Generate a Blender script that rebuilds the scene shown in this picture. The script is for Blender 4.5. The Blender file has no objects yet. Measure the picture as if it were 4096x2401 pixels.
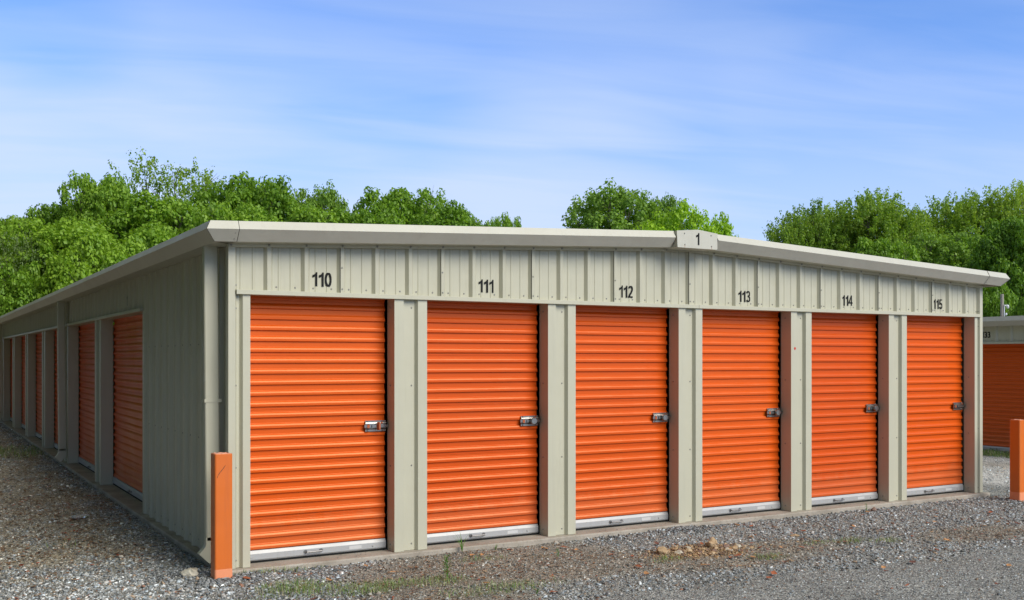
import bpy, math, random
import numpy as np
from mathutils import Vector, Matrix, noise as mnoise
R = math.radians
sc = bpy.context.scene
COL = sc.collection
random.seed(7)
rng = np.random.default_rng(7)

# ------------------------------------------------------------------ camera
CX, CY, CZ = -2.1345, -8.0208, 1.6326
YAW = 0.52718
F = 4145.9
cam_d = bpy.data.cameras.new('camera')
cam = bpy.data.objects.new('camera', cam_d)
COL.objects.link(cam)
cam.location = (CX, CY, CZ)
cam.rotation_euler = (R(90), 0, -YAW)
cam_d.sensor_width = 36
cam_d.lens = F / 4096 * 36
cam_d.shift_y = 232.3 / 4096
cam_d.clip_start = 0.05
cam_d.clip_end = 2000
sc.camera = cam

# ------------------------------------------------------------------ materials
def new_mat(name):
    m = bpy.data.materials.new(name); m.use_nodes = True
    nt = m.node_tree
    return m, nt, nt.nodes['Principled BSDF']

def N(nt, kind, **kw):
    n = nt.nodes.new(kind)
    for k, v in kw.items():
        if k in n.inputs: n.inputs[k].default_value = v
        else: setattr(n, k, v)
    return n

def mixcol(nt, a, b, fac, mode='MIX'):
    n = nt.nodes.new('ShaderNodeMix'); n.data_type = 'RGBA'; n.blend_type = mode
    for s, v in ((6, a), (7, b), (0, fac)):
        if hasattr(v, 'links') or hasattr(v, 'is_output'): nt.links.new(v, n.inputs[s])
        else: n.inputs[s].default_value = v if s == 0 else (*v, 1)
    return n.outputs[2]

def ramp(nt, src, stops):
    n = nt.nodes.new('ShaderNodeValToRGB')
    el = n.color_ramp.elements
    while len(el) < len(stops): el.new(0.5)
    for e, (p, c) in zip(el, stops):
        e.position = p; e.color = c if len(c) == 4 else (*c, 1)
    nt.links.new(src, n.inputs[0])
    return n.outputs[0]

def coords(nt, scale=(1, 1, 1), space='Object', rot=(0, 0, 0)):
    t = nt.nodes.new('ShaderNodeTexCoord'); mp = nt.nodes.new('ShaderNodeMapping')
    mp.inputs['Scale'].default_value = scale; mp.inputs['Rotation'].default_value = rot
    nt.links.new(t.outputs[space], mp.inputs[0])
    return mp.outputs[0]

def noise(nt, vec, scale, detail=4, rough=.55, dist=0):
    n = N(nt, 'ShaderNodeTexNoise', Scale=scale, Detail=detail, Roughness=rough, Distortion=dist)
    nt.links.new(vec, n.inputs['Vector'])
    return n.outputs[0]

def bump(nt, bs, h, strength, dist):
    b = N(nt, 'ShaderNodeBump', Strength=strength, Distance=dist)
    nt.links.new(h, b.inputs['Height']); nt.links.new(b.outputs[0], bs.inputs['Normal'])

def paint(name, base, rough=.42, dirt=.25, dirtcol=(.2, .19, .15), spec=.5, metal=0, streak=True, wave=.0016):
    m, nt, bs = new_mat(name)
    v = coords(nt, (1, 1, 1))
    n1 = noise(nt, v, 2.2, 6, .6)
    vs = coords(nt, (9, 9, .7))
    n2 = noise(nt, vs, 2.0, 5, .65)
    f1 = ramp(nt, n1, [(.42, (0, 0, 0)), (.75, (1, 1, 1))])
    f2 = ramp(nt, n2, [(.52, (0, 0, 0)), (.8, (1, 1, 1))])
    fac = nt.nodes.new('ShaderNodeMath'); fac.operation = 'MULTIPLY_ADD'
    nt.links.new(f1, fac.inputs[0]); fac.inputs[1].default_value = dirt * .5
    mm = nt.nodes.new('ShaderNodeMath'); mm.operation = 'MULTIPLY'
    nt.links.new(f2, mm.inputs[0]); mm.inputs[1].default_value = dirt if streak else 0
    nt.links.new(mm.outputs[0], fac.inputs[2])
    c = mixcol(nt, base, dirtcol, fac.outputs[0])
    # speckles of dirt
    n3 = noise(nt, v, 70, 3, .6)
    f3 = ramp(nt, n3, [(.68, (0, 0, 0)), (.76, (1, 1, 1))])
    m3 = nt.nodes.new('ShaderNodeMath'); m3.operation = 'MULTIPLY'
    nt.links.new(f3, m3.inputs[0]); m3.inputs[1].default_value = dirt * .9
    c = mixcol(nt, c, dirtcol, m3.outputs[0])
    nt.links.new(c, bs.inputs['Base Color'])
    rr = nt.nodes.new('ShaderNodeMapRange')
    nt.links.new(n1, rr.inputs[0]); rr.inputs[3].default_value = rough - .07; rr.inputs[4].default_value = rough + .12
    nt.links.new(rr.outputs[0], bs.inputs['Roughness'])
    bs.inputs['Metallic'].default_value = metal
    bs.inputs['Specular IOR Level'].default_value = spec
    nb = noise(nt, v, 3.5, 2, .5)
    bump(nt, bs, nb, .6, wave * 4)
    return m

BEIGE = (.465, .45, .335)
M = {}
M['beige'] = paint('beige_painted_steel', BEIGE, .38, .26, (.27, .25, .19), wave=.003)
M['trim'] = paint('beige_trim_steel', (.48, .465, .35), .38, .22, (.28, .27, .21))
M['fascia'] = paint('light_fascia_steel', (.49, .48, .40), .42, .26, (.33, .31, .25), wave=.003)
M['orange'] = paint('orange_painted_curtain', (.62, .083, .003), .33, .07, (.34, .08, .03), .75, wave=.0004)
M['orange'].node_tree.nodes['Principled BSDF'].inputs['Specular Tint'].default_value = (1, .60, .34, 1)
M['bollard'] = paint('orange_bollard_paint', (.64, .145, .016), .36, .40, (.40, .10, .035), .5, wave=.002)
def door_dust(m):
    nt = m.node_tree; bs = nt.nodes['Principled BSDF']
    old = bs.inputs['Base Color'].links[0].from_socket
    oi = nt.nodes.new('ShaderNodeObjectInfo')
    tint = ramp(nt, oi.outputs['Random'], [(0, (.93, .84, .9)), (.5, (1, 1, 1)), (1, (1.04, 1.08, 1.1))])
    c = mixcol(nt, old, tint, 1.0, 'MULTIPLY')
    tc = nt.nodes.new('ShaderNodeTexCoord'); sp = nt.nodes.new('ShaderNodeSeparateXYZ'); nt.links.new(tc.outputs['Object'], sp.inputs[0])
    nz = noise(nt, coords(nt, (3, 3, 1.2)), 4, 6, .7)
    ad = nt.nodes.new('ShaderNodeMath'); ad.operation = 'MULTIPLY_ADD'; nt.links.new(nz, ad.inputs[0]); ad.inputs[1].default_value = -.55
    nt.links.new(sp.outputs[2], ad.inputs[2])
    f = ramp(nt, ad.outputs[0], [(.0, (.16, .16, .16)), (.08, (.05, .05, .05)), (.25, (0, 0, 0))])
    c = mixcol(nt, c, (.40, .22, .11), f)
    nt.links.new(c, bs.inputs['Base Color'])
door_dust(M['orange'])
M['galv'] = paint('galvanised_bar', (.40, .405, .395), .45, .3, (.25, .25, .24), .5, metal=.2)
M['chrome'] = paint('latch_steel', (.33, .33, .315), .28, .4, (.22, .15, .10), .5, metal=.95)
M['handle'] = paint('handle_steel', (.20, .20, .195), .38, .3, (.1, .09, .08), .5, metal=.6)
M['dark'] = paint('dark_sealant_and_shade', (.03, .027, .022), .8, .1)
M['black'] = paint('black_vinyl', (.010, .011, .010), .6, .05, (.03, .03, .028), .15)
M['roofm'] = paint('roof_steel', (.50, .50, .44), .45, .2)
M['rust'] = paint('rusty_orange_metal', (.40, .10, .035), .6, .4, (.12, .05, .03), .3)
M['screw'] = paint('screw_head', (.24, .235, .21), .4, .3, metal=.3)
M['sticker'] = paint('faded_sticker', (.52, .52, .50), .5, .3, (.35, .35, .34))
M['reddot'] = paint('red_paint_dot', (.55, .03, .02), .5, .1)
M['wood'] = paint('weathered_pole_wood', (.30, .28, .24), .85, .5, (.14, .12, .10), .2)
M['lamp'] = paint('white_lamp_housing', (.72, .75, .78), .4, .1)

def concrete():
    m, nt, bs = new_mat('concrete')
    v = coords(nt)
    n1 = noise(nt, v, 3, 7, .65); n2 = noise(nt, v, 45, 4, .6)
    c = ramp(nt, n1, [(.3, (.23, .20, .155)), (.55, (.36, .32, .26)), (.75, (.43, .40, .34))])
    c2 = mixcol(nt, c, (.15, .14, .11), ramp(nt, n2, [(.55, (0, 0, 0)), (.7, (.5, .5, .5))]))
    nt.links.new(c2, bs.inputs['Base Color']); bs.inputs['Roughness'].default_value = .9
    bump(nt, bs, n2, .5, .004)
    return m
M['concrete'] = concrete()

def vcol_mat(name, rough=.85, jitter=.0, trans=0, spec=.3):
    m, nt, bs = new_mat(name)
    a = nt.nodes.new('ShaderNodeAttribute'); a.attribute_name = 'tone'
    v = coords(nt)
    n = noise(nt, v, 55, 4, .65)
    c = mixcol(nt, a.outputs['Color'], ramp(nt, n, [(.3, (.55, .55, .55)), (.7, (1.3, 1.3, 1.3))]), 1.0, 'MULTIPLY')
    nt.links.new(c, bs.inputs['Base Color'])
    bs.inputs['Roughness'].default_value = rough
    bs.inputs['Specular IOR Level'].default_value = spec
    return m
M['stone'] = vcol_mat('gravel_stone', .8)
M['litter'] = vcol_mat('leaf_litter', .8)
M['blade'] = vcol_mat('grass_blade', .6)

def ground_mat():
    m, nt, bs = new_mat('gravel_ground')
    a = nt.nodes.new('ShaderNodeAttribute'); a.attribute_name = 'tone'
    v = coords(nt)
    vo = N(nt, 'ShaderNodeTexVoronoi', Scale=75.0); nt.links.new(v, vo.inputs['Vector'])
    vo2 = N(nt, 'ShaderNodeTexVoronoi', Scale=170.0); nt.links.new(v, vo2.inputs['Vector'])
    h = nt.nodes.new('ShaderNodeSeparateColor'); nt.links.new(vo.outputs['Color'], h.inputs[0])
    h2 = nt.nodes.new('ShaderNodeSeparateColor'); nt.links.new(vo2.outputs['Color'], h2.inputs[0])
    r1 = ramp(nt, h.outputs[0], [(0, (.42, .42, .42)), (.55, (.95, .95, .95)), (1, (1.75, 1.72, 1.66))])
    r2 = ramp(nt, h2.outputs[1], [(0, (.6, .6, .6)), (.5, (1, 1, 1)), (1, (1.5, 1.48, 1.42))])
    big = noise(nt, v, 1.3, 5, .6)
    r3 = ramp(nt, big, [(.3, (.78, .78, .78)), (.7, (1.2, 1.2, 1.2))])
    c = mixcol(nt, a.outputs['Color'], r1, 1.0, 'MULTIPLY')
    c = mixcol(nt, c, r2, 1.0, 'MULTIPLY')
    c = mixcol(nt, c, r3, 1.0, 'MULTIPLY')
    nt.links.new(c, bs.inputs['Base Color'])
    bs.inputs['Roughness'].default_value = .9
    bs.inputs['Specular IOR Level'].default_value = .25
    mt = nt.nodes.new('ShaderNodeMath'); mt.operation = 'SUBTRACT'; mt.inputs[0].default_value = 1
    nt.links.new(vo.outputs['Distance'], mt.inputs[1])
    bump(nt, bs, mt.outputs[0], .9, .010)
    return m
M['ground'] = ground_mat()

def leaf_mat(name, stops, tl=.35):
    m, nt, bs = new_mat(name)
    g = nt.nodes.new('ShaderNodeNewGeometry'); o = nt.nodes.new('ShaderNodeObjectInfo')
    ad = nt.nodes.new('ShaderNodeMath'); ad.operation = 'MULTIPLY_ADD'
    nt.links.new(o.outputs['Random'], ad.inputs[0]); ad.inputs[1].default_value = .30
    v = coords(nt)
    nz = noise(nt, v, .55, 3, .5)
    sm = nt.nodes.new('ShaderNodeMath'); sm.operation = 'MULTIPLY_ADD'
    nt.links.new(g.outputs['Random Per Island'], sm.inputs[0]); sm.inputs[1].default_value = .42
    hs = nt.nodes.new('ShaderNodeMath'); hs.operation = 'MULTIPLY'; hs.inputs[1].default_value = .5
    nt.links.new(nz, hs.inputs[0]); nt.links.new(hs.outputs[0], sm.inputs[2])
    nt.links.new(sm.outputs[0], ad.inputs[2])
    c = ramp(nt, ad.outputs[0], stops)
    nt.links.new(c, bs.inputs['Base Color'])
    bs.inputs['Roughness'].default_value = .5
    bs.inputs['Specular IOR Level'].default_value = .35
    tr = nt.nodes.new('ShaderNodeBsdfTranslucent')
    c2 = mixcol(nt, c, (1.25, 1.3, .5), 1.0, 'MULTIPLY')
    nt.links.new(c2, tr.inputs[0])
    mx = nt.nodes.new('ShaderNodeMixShader'); mx.inputs[0].default_value = tl
    nt.links.new(bs.outputs[0], mx.inputs[1]); nt.links.new(tr.outputs[0], mx.inputs[2])
    nt.links.new(mx.outputs[0], nt.nodes['Material Output'].inputs[0])
    return m
M['maple'] = leaf_mat('maple_leaf', [(.15, (.075, .170, .020)), (.5, (.165, .315, .028)), (.85, (.29, .46, .045))], .42)
M['dkleaf'] = leaf_mat('dark_leaf', [(.15, (.068, .155, .026)), (.5, (.135, .265, .036)), (.85, (.24, .39, .055))], .42)
M['fine'] = leaf_mat('fine_leaf', [(.15, (.10, .20, .026)), (.5, (.21, .345, .040)), (.85, (.36, .48, .06))], .45)
M['lime'] = leaf_mat('lime_leaf', [(.15, (.19, .36, .018)), (.5, (.30, .50, .025)), (.85, (.40, .60, .03))], .4)
M['dusty'] = leaf_mat('dusty_leaf', [(.15, (.085, .14, .045)), (.5, (.12, .19, .06)), (.85, (.17, .25, .08))], .3)
M['weed'] = leaf_mat('weed_leaf', [(.15, (.05, .16, .02)), (.5, (.08, .22, .03)), (.85, (.14, .30, .04))], .3)
def bark():
    m, nt, bs = new_mat('bark')
    v = coords(nt, (6, 6, 1))
    n = noise(nt, v, 3, 6, .7)
    nt.links.new(ramp(nt, n, [(.3, (.05, .042, .03)), (.7, (.17, .15, .12))]), bs.inputs['Base Color'])
    bs.inputs['Roughness'].default_value = .9; bump(nt, bs, n, .6, .03)
    return m
M['bark'] = bark()

# ------------------------------------------------------------------ mesh helpers
class MB:
    def __init__(s): s.v = []; s.f = []; s.mi = []; s.m = 0
    def add(s, pts):
        i = len(s.v); s.v += [tuple(p) for p in pts]; return i
    def face(s, idx): s.f.append(tuple(idx)); s.mi.append(s.m)
    def quad(s, a, b, c, d): i = s.add((a, b, c, d)); s.face((i, i+1, i+2, i+3))
    def poly(s, pts): i = s.add(pts); s.face(range(i, i+len(pts)))
    def box(s, x0, x1, y0, y1, z0, z1):
        i = s.add([(x, y, z) for z in (z0, z1) for x, y in ((x0, y0), (x1, y0), (x1, y1), (x0, y1))])
        for q in ((3, 2, 1, 0), (4, 5, 6, 7), (0, 1, 5, 4), (1, 2, 6, 5), (2, 3, 7, 6), (3, 0, 4, 7)):
            s.face([i+k for k in q])
    def strip(s, A, B, close=False):
        n = len(A); i = s.add(A); j = s.add(B)
        for k in range(n if close else n-1):
            k2 = (k+1) % n
            s.face((i+k, i+k2, j+k2, j+k))
    def rings(s, rs, close=True, cap=True):
        ids = [s.add(r) for r in rs]; n = len(rs[0])
        for a, b in zip(ids, ids[1:]):
            for k in range(n if close else n-1):
                k2 = (k+1) % n
                s.face((a+k, a+k2, b+k2, b+k))
        if cap:
            s.face([ids[0]+k for k in reversed(range(n))]); s.face([ids[-1]+k for k in range(n)])
    def dome(s, c, r, axis, h=.6, n=6):
        r = r*1.35
        # screw head: small low dome on the wall, axis is outward direction
        ax = Vector(axis).normalized(); t = ax.orthogonal().normalized(); b = ax.cross(t)
        c = Vector(c)
        r0 = [c + (t*math.cos(a)+b*math.sin(a))*r for a in [2*math.pi*k/n for k in range(n)]]
        r1 = [c + (t*math.cos(a)+b*math.sin(a))*r*.7 + ax*r*h for a in [2*math.pi*k/n for k in range(n)]]
        s.rings([r0, r1])
    def build(s, name, mats, parent=None, smooth=False, M4=None):
        me = bpy.data.meshes.new(name)
        me.from_pydata(s.v, [], s.f)
        if not isinstance(mats, (list, tuple)): mats = [mats]
        for m in mats: me.materials.append(m)
        if max(s.mi, default=0) > 0: me.polygons.foreach_set('material_index', s.mi)
        if smooth: me.polygons.foreach_set('use_smooth', [True]*len(me.polygons))
        me.update()
        o = bpy.data.objects.new(name, me); COL.objects.link(o)
        if parent is not None: o.parent = parent
        if M4 is not None: o.matrix_local = M4
        return o

def tag(o, label, cat, group=None, kind=None):
    if label: o['label'] = label
    if cat: o['category'] = cat
    if group: o['group'] = group
    if kind: o['kind'] = kind
    return o

def empty(name, loc, rz=0):
    o = bpy.data.objects.new(name, None); COL.objects.link(o)
    o.location = loc; o.rotation_euler = (0, 0, rz); o.empty_display_size = .3
    return o

# ------------------------------------------------------------------ lettering (drawn, no font files)
def arc(cx, cy, rx, ry, a0, a1, n=10):
    return [(cx+rx*math.cos(R(a0+(a1-a0)*k/n)), cy+ry*math.sin(R(a0+(a1-a0)*k/n))) for k in range(n+1)]
def stroke(pl, w, wh=None, close=False):
    """ribbon of width w round a centre line; returns quads"""
    n = len(pl); L = []; Rr = []
    for i, p in enumerate(pl):
        a = pl[i-1] if (i > 0 or close) else p
        b = pl[(i+1) % n] if (i < n-1 or close) else p
        d = Vector((b[0]-a[0], b[1]-a[1])); d.normalize()
        nn = Vector((-d.y, d.x))
        ww = w/2
        if wh is not None: ww = .5*(w*abs(nn.x)+wh*abs(nn.y))
        L.append((p[0]+nn.x*ww, p[1]+nn.y*ww)); Rr.append((p[0]-nn.x*ww, p[1]-nn.y*ww))
    q = []
    for i in range(n if close else n-1):
        j = (i+1) % n
        q.append((L[i], L[j], Rr[j], Rr[i]))
    return q
def digit(ch):
    w, h = .135, .115
    if ch == '1':
        return [((.24, 0), (.40, 0), (.40, 1), (.24, .72)), ((.24, .72), (.40, 1), (.29, 1)),
                ((.24, .72), (.29, 1), (.25, .90), (.19, .62+.04)), ((.19, .66), (.25, .90), (.17, .84), (.05, .62)),
                ((.05, .62), (.17, .84), (.05, .79))], .46
    if ch == '0':
        pl = arc(.26, .5, .175, .435, 0, 360, 28)[:-1]
        return stroke(pl, w, h, True), .54
    if ch == '2':
        pl = arc(.26, .73, .165, .205, 165, -25, 12) + [(.30, .42), (.20, .29), (.13, .15), (.10, .062)]
        return stroke(pl, w, h) + [((.02, 0), (.47, 0), (.47, .135), (.02, .135))], .52
    if ch == '3':
        return stroke(arc(.24, .73, .155, .205, 160, -75, 12), w, h) + stroke(arc(.25, .275, .165, .215, 88, -160, 14), w, h) + \
            [((.19, .47), (.29, .47), (.29, .58), (.19, .58))], .52
    if ch == '4':
        return [((.28, 0), (.42, 0), (.42, 1), (.28, 1)), ((.0, .22), (.51, .22), (.51, .34), (.0, .34)),
                ((.0, .34), (.13, .34), (.28, .78), (.30, 1))], .54
    if ch == '5':
        return stroke([(.46, .935), (.13, .935)], w, h) + [((.09, .995), (.20, .995), (.165, .50), (.04, .47))] + \
            stroke([(.10, .50)] + arc(.25, .32, .165, .255, 135, -160, 16), w, h), .52
    return [], .3
def lettering(txt, x, z, h, y, M4, parent, width=1.0):
    """text on a wall plane; x centre, z bottom, in wall coordinates, thin vinyl 1.5 mm thick"""
    mb = MB(); adv = sum(digit(c)[1] for c in txt)
    cx = x - adv*h*width/2
    for c in txt:
        qs, a = digit(c)
        for q in qs:
            P = [(cx+u*h*width, z+v*h) for u, v in q]
            mb.poly([(p[0], y, p[1]) for p in P])
            n = len(P)
        cx += a*h*width
    o = mb.build('unit_number', M['black'], parent, M4=M4)
    o['label'] = 'black painted number ' + txt
    return o

# ------------------------------------------------------------------ roll-up door (shared meshes)
def curtain_profile(z0, z1, zoff=0.0):
    P = .0876; pts = []
    z = z0; k = 0
    # from bottom up: recessed lower lip, raised face, slope back, recessed flat, hard step out
    first = zoff
    pts.append((.018, z0))
    zz = z0 + first
    while zz < z1 - P*.3:
        pts += [(.0160, zz), (.0015, zz+.0045), (0.0, zz+.007), (0.0, zz+.0240), (.0012, zz+.0262), (.0060, zz+.0365), (.0145, zz+.0450), (.0160, zz+.0475)]
        if k % 5 == 2: pts += [(.0160, zz+.066), (.0125, zz+.0675), (.0125, zz+.0695), (.0160, zz+.071)]
        pts += [(.0160, zz+P-.001)]
        zz += P; k += 1
    pts.append((.018, z1))
    return pts
def door_meshes(w, h=2.22):
    """meshes in wall coordinates, origin at the left foot of the opening at slab level"""
    out = {}
    mb = MB()
    rr = random.Random(int(w*1000))
    x1 = w-.020
    prof = [(y+.155, z) for y, z in curtain_profile(.088, h, .012)]
    ns = 9
    for i in range(ns):
        xa = -.03 + (x1+.03)*i/ns; xb = -.03 + (x1+.03)*(i+1)/ns
        A = [(xa, y+.0016*math.sin(i*1.9+z*2.3), z) for y, z in prof]
        B = [(xb, y+.0016*math.sin((i+1)*1.9+z*2.3), z) for y, z in prof]
        mb.strip(A, B)
    # rolled edge return so that the curtain has a visible thickness at its side
    A = [(x1, y+.0016*math.sin(ns*1.9+z*2.3), z) for y, z in prof]
    mb.strip(A, [(x1, y+.022, z) for x, y, z in A])
    out['curtain'] = mb
    b = MB()   # aluminium bottom bar, bevelled
    pr = [(.150, .0), (.143, .012), (.143, .062), (.157, .090), (.175, .092), (.185, .09), (.185, 0)]
    pr = [(y, z*.88+.017) for y, z in pr]
    b.strip([(-.03, y, z) for y, z in pr], [(x1+.003, y, z) for y, z in pr])
    b.poly([(x1+.003, y, z) for y, z in pr])
    b.m = 1
    b.box(-.03, x1, .150, .180, .001, .016)      # rubber weather seal
    b.m = 0
    for sx in (.045, x1-.115): b.dome((sx, .143, .046), .0075, (0, -1, 0))
    out['bar'] = b
    hd = MB()
    hx = w*.46
    for sx in (-.066, .066):
        hd.rings([[(hx+sx+.017*math.cos(a), yy, .052+.015*math.sin(a)) for a in [2*math.pi*k/10 for k in range(10)]] for yy in (.1425, .139)])
        hd.rings([[(hx+sx*.9+.005*math.cos(a), yy, .052+.005*math.sin(a)) for a in [2*math.pi*k/6 for k in range(6)]] for yy in (.139, .113)])
    hd.rings([[(xx, .112+.006*math.cos(a), .052+.006*math.sin(a)) for a in [2*math.pi*k/8 for k in range(8)]] for xx in (hx-.066, hx+.066)])
    out['handle'] = hd
    st = MB(); st.box(w*.715, w*.715+.11, .1415, .1435, .034, .062); out['sticker'] = st
    # slide latch
    lt = MB(); x0 = w-.205; x9 = w-.018; z = 1.052
    pl = [(.150, -.046), (.142, -.046), (.142, -.030), (.132, -.024), (.138, -.018), (.138, .018), (.130, .022), (.134, .030), (.142, .034), (.142, .046), (.150, .046)]
    lt.strip([(x0, y, z+q) for y, q in pl], [(x9, y, z+q) for y, q in pl])
    lt.poly([(x0, y, z+q) for y, q in pl]); lt.poly([(x9, y, z+q) for y, q in pl])
    for sx in (x0+.022, x9-.03):
        for q in (-.038, .038): lt.dome((sx, .142, z+q), .0068, (0, -1, 0), .9)
    lt.box(x0-.012, x0+.05, .128, .137, z-.012, z+.012)
    lt.box(x0+.055, x9+.012, .122, .132, z-.013, z+.010)
    lt.m = 1
    lt.box(x0+.012, x0+.034, .1255, .1275, z-.016, z+.014)
    lt.box(x9-.05, x9-.034, .1285, .1295, z+.020, z+.034)
    out['latch'] = lt
    # disc padlock
    dk = MB(); c = (x9-.072, z-.001)
    def ring(rad, y): return [(c[0]+rad*math.cos(a), y, c[1]+rad*.95*math.sin(a)) for a in [2*math.pi*k/20 for k in range(20)]]
    dk.rings([ring(.029, .122), ring(.034, .117), ring(.034, .098), ring(.028, .091)])
    out['lock'] = dk
    dk2 = MB()   # broken, rusted pull
    dk2.rings([[(c[0]-.012+yy*.3+.008*math.cos(a), .122-yy, c[1]+(.036-yy*.1)*math.sin(a)) for a in [2*math.pi*k/12 for k in range(12)]] for yy in (0, .02, .03)])
    out['pull'] = dk2
    return out
DOORS = {}
def put_door(parent, M4, x, w, detail=True, lock='lock', label=None):
    if w not in DOORS:
        d = door_meshes(w); o = {}
        for k, mt, nm, sm in (('curtain', [M['orange']], 'roll_up_door', False), ('bar', [M['galv'], M['black']], 'bottom_bar', False), ('handle', [M['handle']], 'handle', True),
                          ('sticker', [M['sticker']], 'label_sticker', False), ('latch', [M['chrome'], M['rust']], 'latch', False),
                          ('lock', [M['chrome']], 'padlock', True), ('pull', [M['rust']], 'latch_pull', True)):
            me = bpy.data.meshes.new(nm); me.from_pydata(d[k].v, [], d[k].f)
            for m in mt: me.materials.append(m)
            me.polygons.foreach_set('material_index', d[k].mi)
            me.update(); o[nm] = me
        DOORS[w] = o
    d = DOORS[w]
    r = bpy.data.objects.new('roll_up_door', d['roll_up_door']); COL.objects.link(r)
    r.parent = parent; r.matrix_local = M4 @ Matrix.Translation((x, 0, 0))
    if label: r['label'] = label
    for nm in ['bottom_bar', 'handle', 'latch', 'label_sticker'] + (['padlock'] if lock == 'lock' else ['latch_pull'] if lock == 'pull' else []):
        if not detail and nm == 'label_sticker': continue
        c = bpy.data.objects.new(nm, d[nm]); COL.objects.link(c); c.parent = r
        if nm in ('latch', 'padlock', 'latch_pull'): c.location.z = .009*math.sin(x*5.3)
    return r

# ------------------------------------------------------------------ ribbed steel panel
def panel(mb, s0, s1, zb, zt, anchor, P=.3048, deep=.03, minor=.0045):
    pts = [(s0, None)]
    k = math.floor((s0-anchor)/P) - 1
    prof = [(-.023, deep), (0, 0), (.030, 0), (.053, deep),
            (.093, deep), (.099, deep-minor), (.111, deep-minor), (.117, deep),
            (.190, deep), (.196, deep-minor), (.208, deep-minor), (.214, deep)]
    allp = []
    while anchor+k*P < s1+P:
        allp += [(anchor+k*P+a, d) for a, d in prof]; k += 1
    allp.sort()
    def dep(s):
        for (a, da), (b, db) in zip(allp, allp[1:]):
            if a <= s <= b: return da+(db-da)*((s-a)/(b-a) if b > a else 0)
        return deep
    ss = [s0] + [a for a, _ in allp if s0+1e-4 < a < s1-1e-4] + [s1]
    # extra breaks so a panel follows a changing top line
    B = [(s, dep(s), zb(s)) for s in ss]; T = [(s, dep(s), zt(s)) for s in ss]
    mb.strip(B, T)
    return [anchor+k*P for k in range(-200, 200) if s0-.02 <= anchor+k*P <= s1-.03]

# ------------------------------------------------------------------ building 1
ZE, LEN, WID = 2.664, 28.70, 9.16
XR = 4.53
def zA(x):
    return (ZE + (x+.18)*.0436) if x <= XR else (2.657 + (9.16+.18-x)*.0438)
b1 = empty('storage_building', (0, 0, 0))
tag(b1, 'long low beige steel storage building with orange roll-up doors 110 to 115 facing the gravel', 'storage building')
I4 = Matrix.Identity(4)
LW = Matrix.Translation((0, LEN, 0)) @ Matrix.Rotation(R(-90), 4, 'Z')       # left wall: local x runs towards the camera
BW = Matrix.Translation((WID, LEN, 0)) @ Matrix.Rotation(R(180), 4, 'Z')     # back wall
RW = Matrix.Translation((WID, 0, 0)) @ Matrix.Rotation(R(90), 4, 'Z')        # right wall
ZL, ZLT = 2.128, 2.166

# slab
mb = MB()
def slab_ring(z, o): return [(-.055-o, -.055-o, z), (WID+.055+o, -.055-o, z), (WID+.055+o, LEN+.055+o, z), (-.055-o, LEN+.055+o, z)]
mb.rings([slab_ring(-.35, .006), slab_ring(-.012, .006), slab_ring(-.001, 0)])
mb.build('foundation_slab', M['concrete'], b1)

def piers(parent, M4, starts, w_open, w_all, screws=True, first_left=None, last_right=None):
    """starts: x of each door opening (left edge). Between openings stands a pier"""
    n = len(starts)
    for i in range(n-1):
        a = starts[i]+w_open[i]; b = starts[i+1]
        pier(parent, M4, a, b)
def pier(parent, M4, a, b, left_return=True, right_return=True, fl=.085):
    mb = MB(); D = .150
    top = ZL+.002
    prof = [(a, D), (a, 0), (a+fl, 0), (a+fl+.002, .034), (b-fl-.018, .034), (b-fl, 0), (b, 0), (b, D)]
    if not left_return: prof = prof[4:]
    if not right_return: prof = prof[:4]
    mb.strip([(x, y, 0.001) for x, y in prof], [(x, y, top) for x, y in prof])
    mb.m = 1
    for z in (.055, .72, 1.40, 2.06):
        if left_return: mb.dome((a, .085, z), .006, (-1, 0, 0))
        if left_return and right_return: mb.dome((b-fl-.045, .034, z), .006, (0, -1, 0))
    return mb.build('door_pier', [M['trim'], M['screw']], parent, M4=M4)

X0, PITCH, WO = .1707, 1.524, 1.2218
front_open = [X0+PITCH*k for k in range(6)]
# left end flange
mb = MB(); mb.strip([(x, y, .001) for x, y in ((.075, .034), (.094, .034), (.112, 0), (X0, 0), (X0, .15))], [(x, y, ZL+.002) for x, y in ((.075, .034), (.094, .034), (.112, 0), (X0, 0), (X0, .15))])
mb.build('door_jamb', M['trim'], b1)
for k in range(5): 
    pr = pier(b1, I4, front_open[k]+WO, front_open[k+1])
    if k == 3:
        md = MB(); fx = front_open[3]+WO
        md.rings([[(fx+.055+.013*math.cos(t), yy, 1.735+.015*math.sin(t)) for t in [2*math.pi*q/10 for q in range(10)]] for yy in (-.001, -.0025)])
        md.build('paint_spot', M['reddot'], pr)
mb = MB(); xe = front_open[5]+WO
pr_ = [(xe, .15), (xe, 0), (xe+.052, 0), (xe+.054, .034), (xe+.09, .034)]
mb.strip([(x, y, .001) for x, y in pr_], [(x, y, ZL+.002) for x, y in pr_])
mb.m = 1
for z in (.055, .72, 1.40): mb.dome((xe, .085, z), .006, (-1, 0, 0))
mb.build('door_jamb', [M['trim'], M['screw']], b1)

# corner trims
def corner(name, x, sx, parent, rot=None):
    mb = MB()
    pr = [(x+sx*.085, .034), (x+sx*.072, .032), (x+sx*.052, -.002), (x, -.002), (x-sx*.002, 0), (x-sx*.002, .055), (x+sx*.03, .078)]
    top = zA(x)-.150
    mb.strip([(a, b, .001) for a, b in pr], [(a, b, top) for a, b in pr])
    mb.m = 1
    for z in (.06, .78, 1.42, 2.02, 2.20): mb.dome((x+sx*.061, .013, z), .006, (0, -1, 0))
    return mb.build(name, [M['trim'], M['screw']], parent)
corner('corner_trim', 0.0, 1, b1)
corner('corner_trim', WID, -1, b1)

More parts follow.
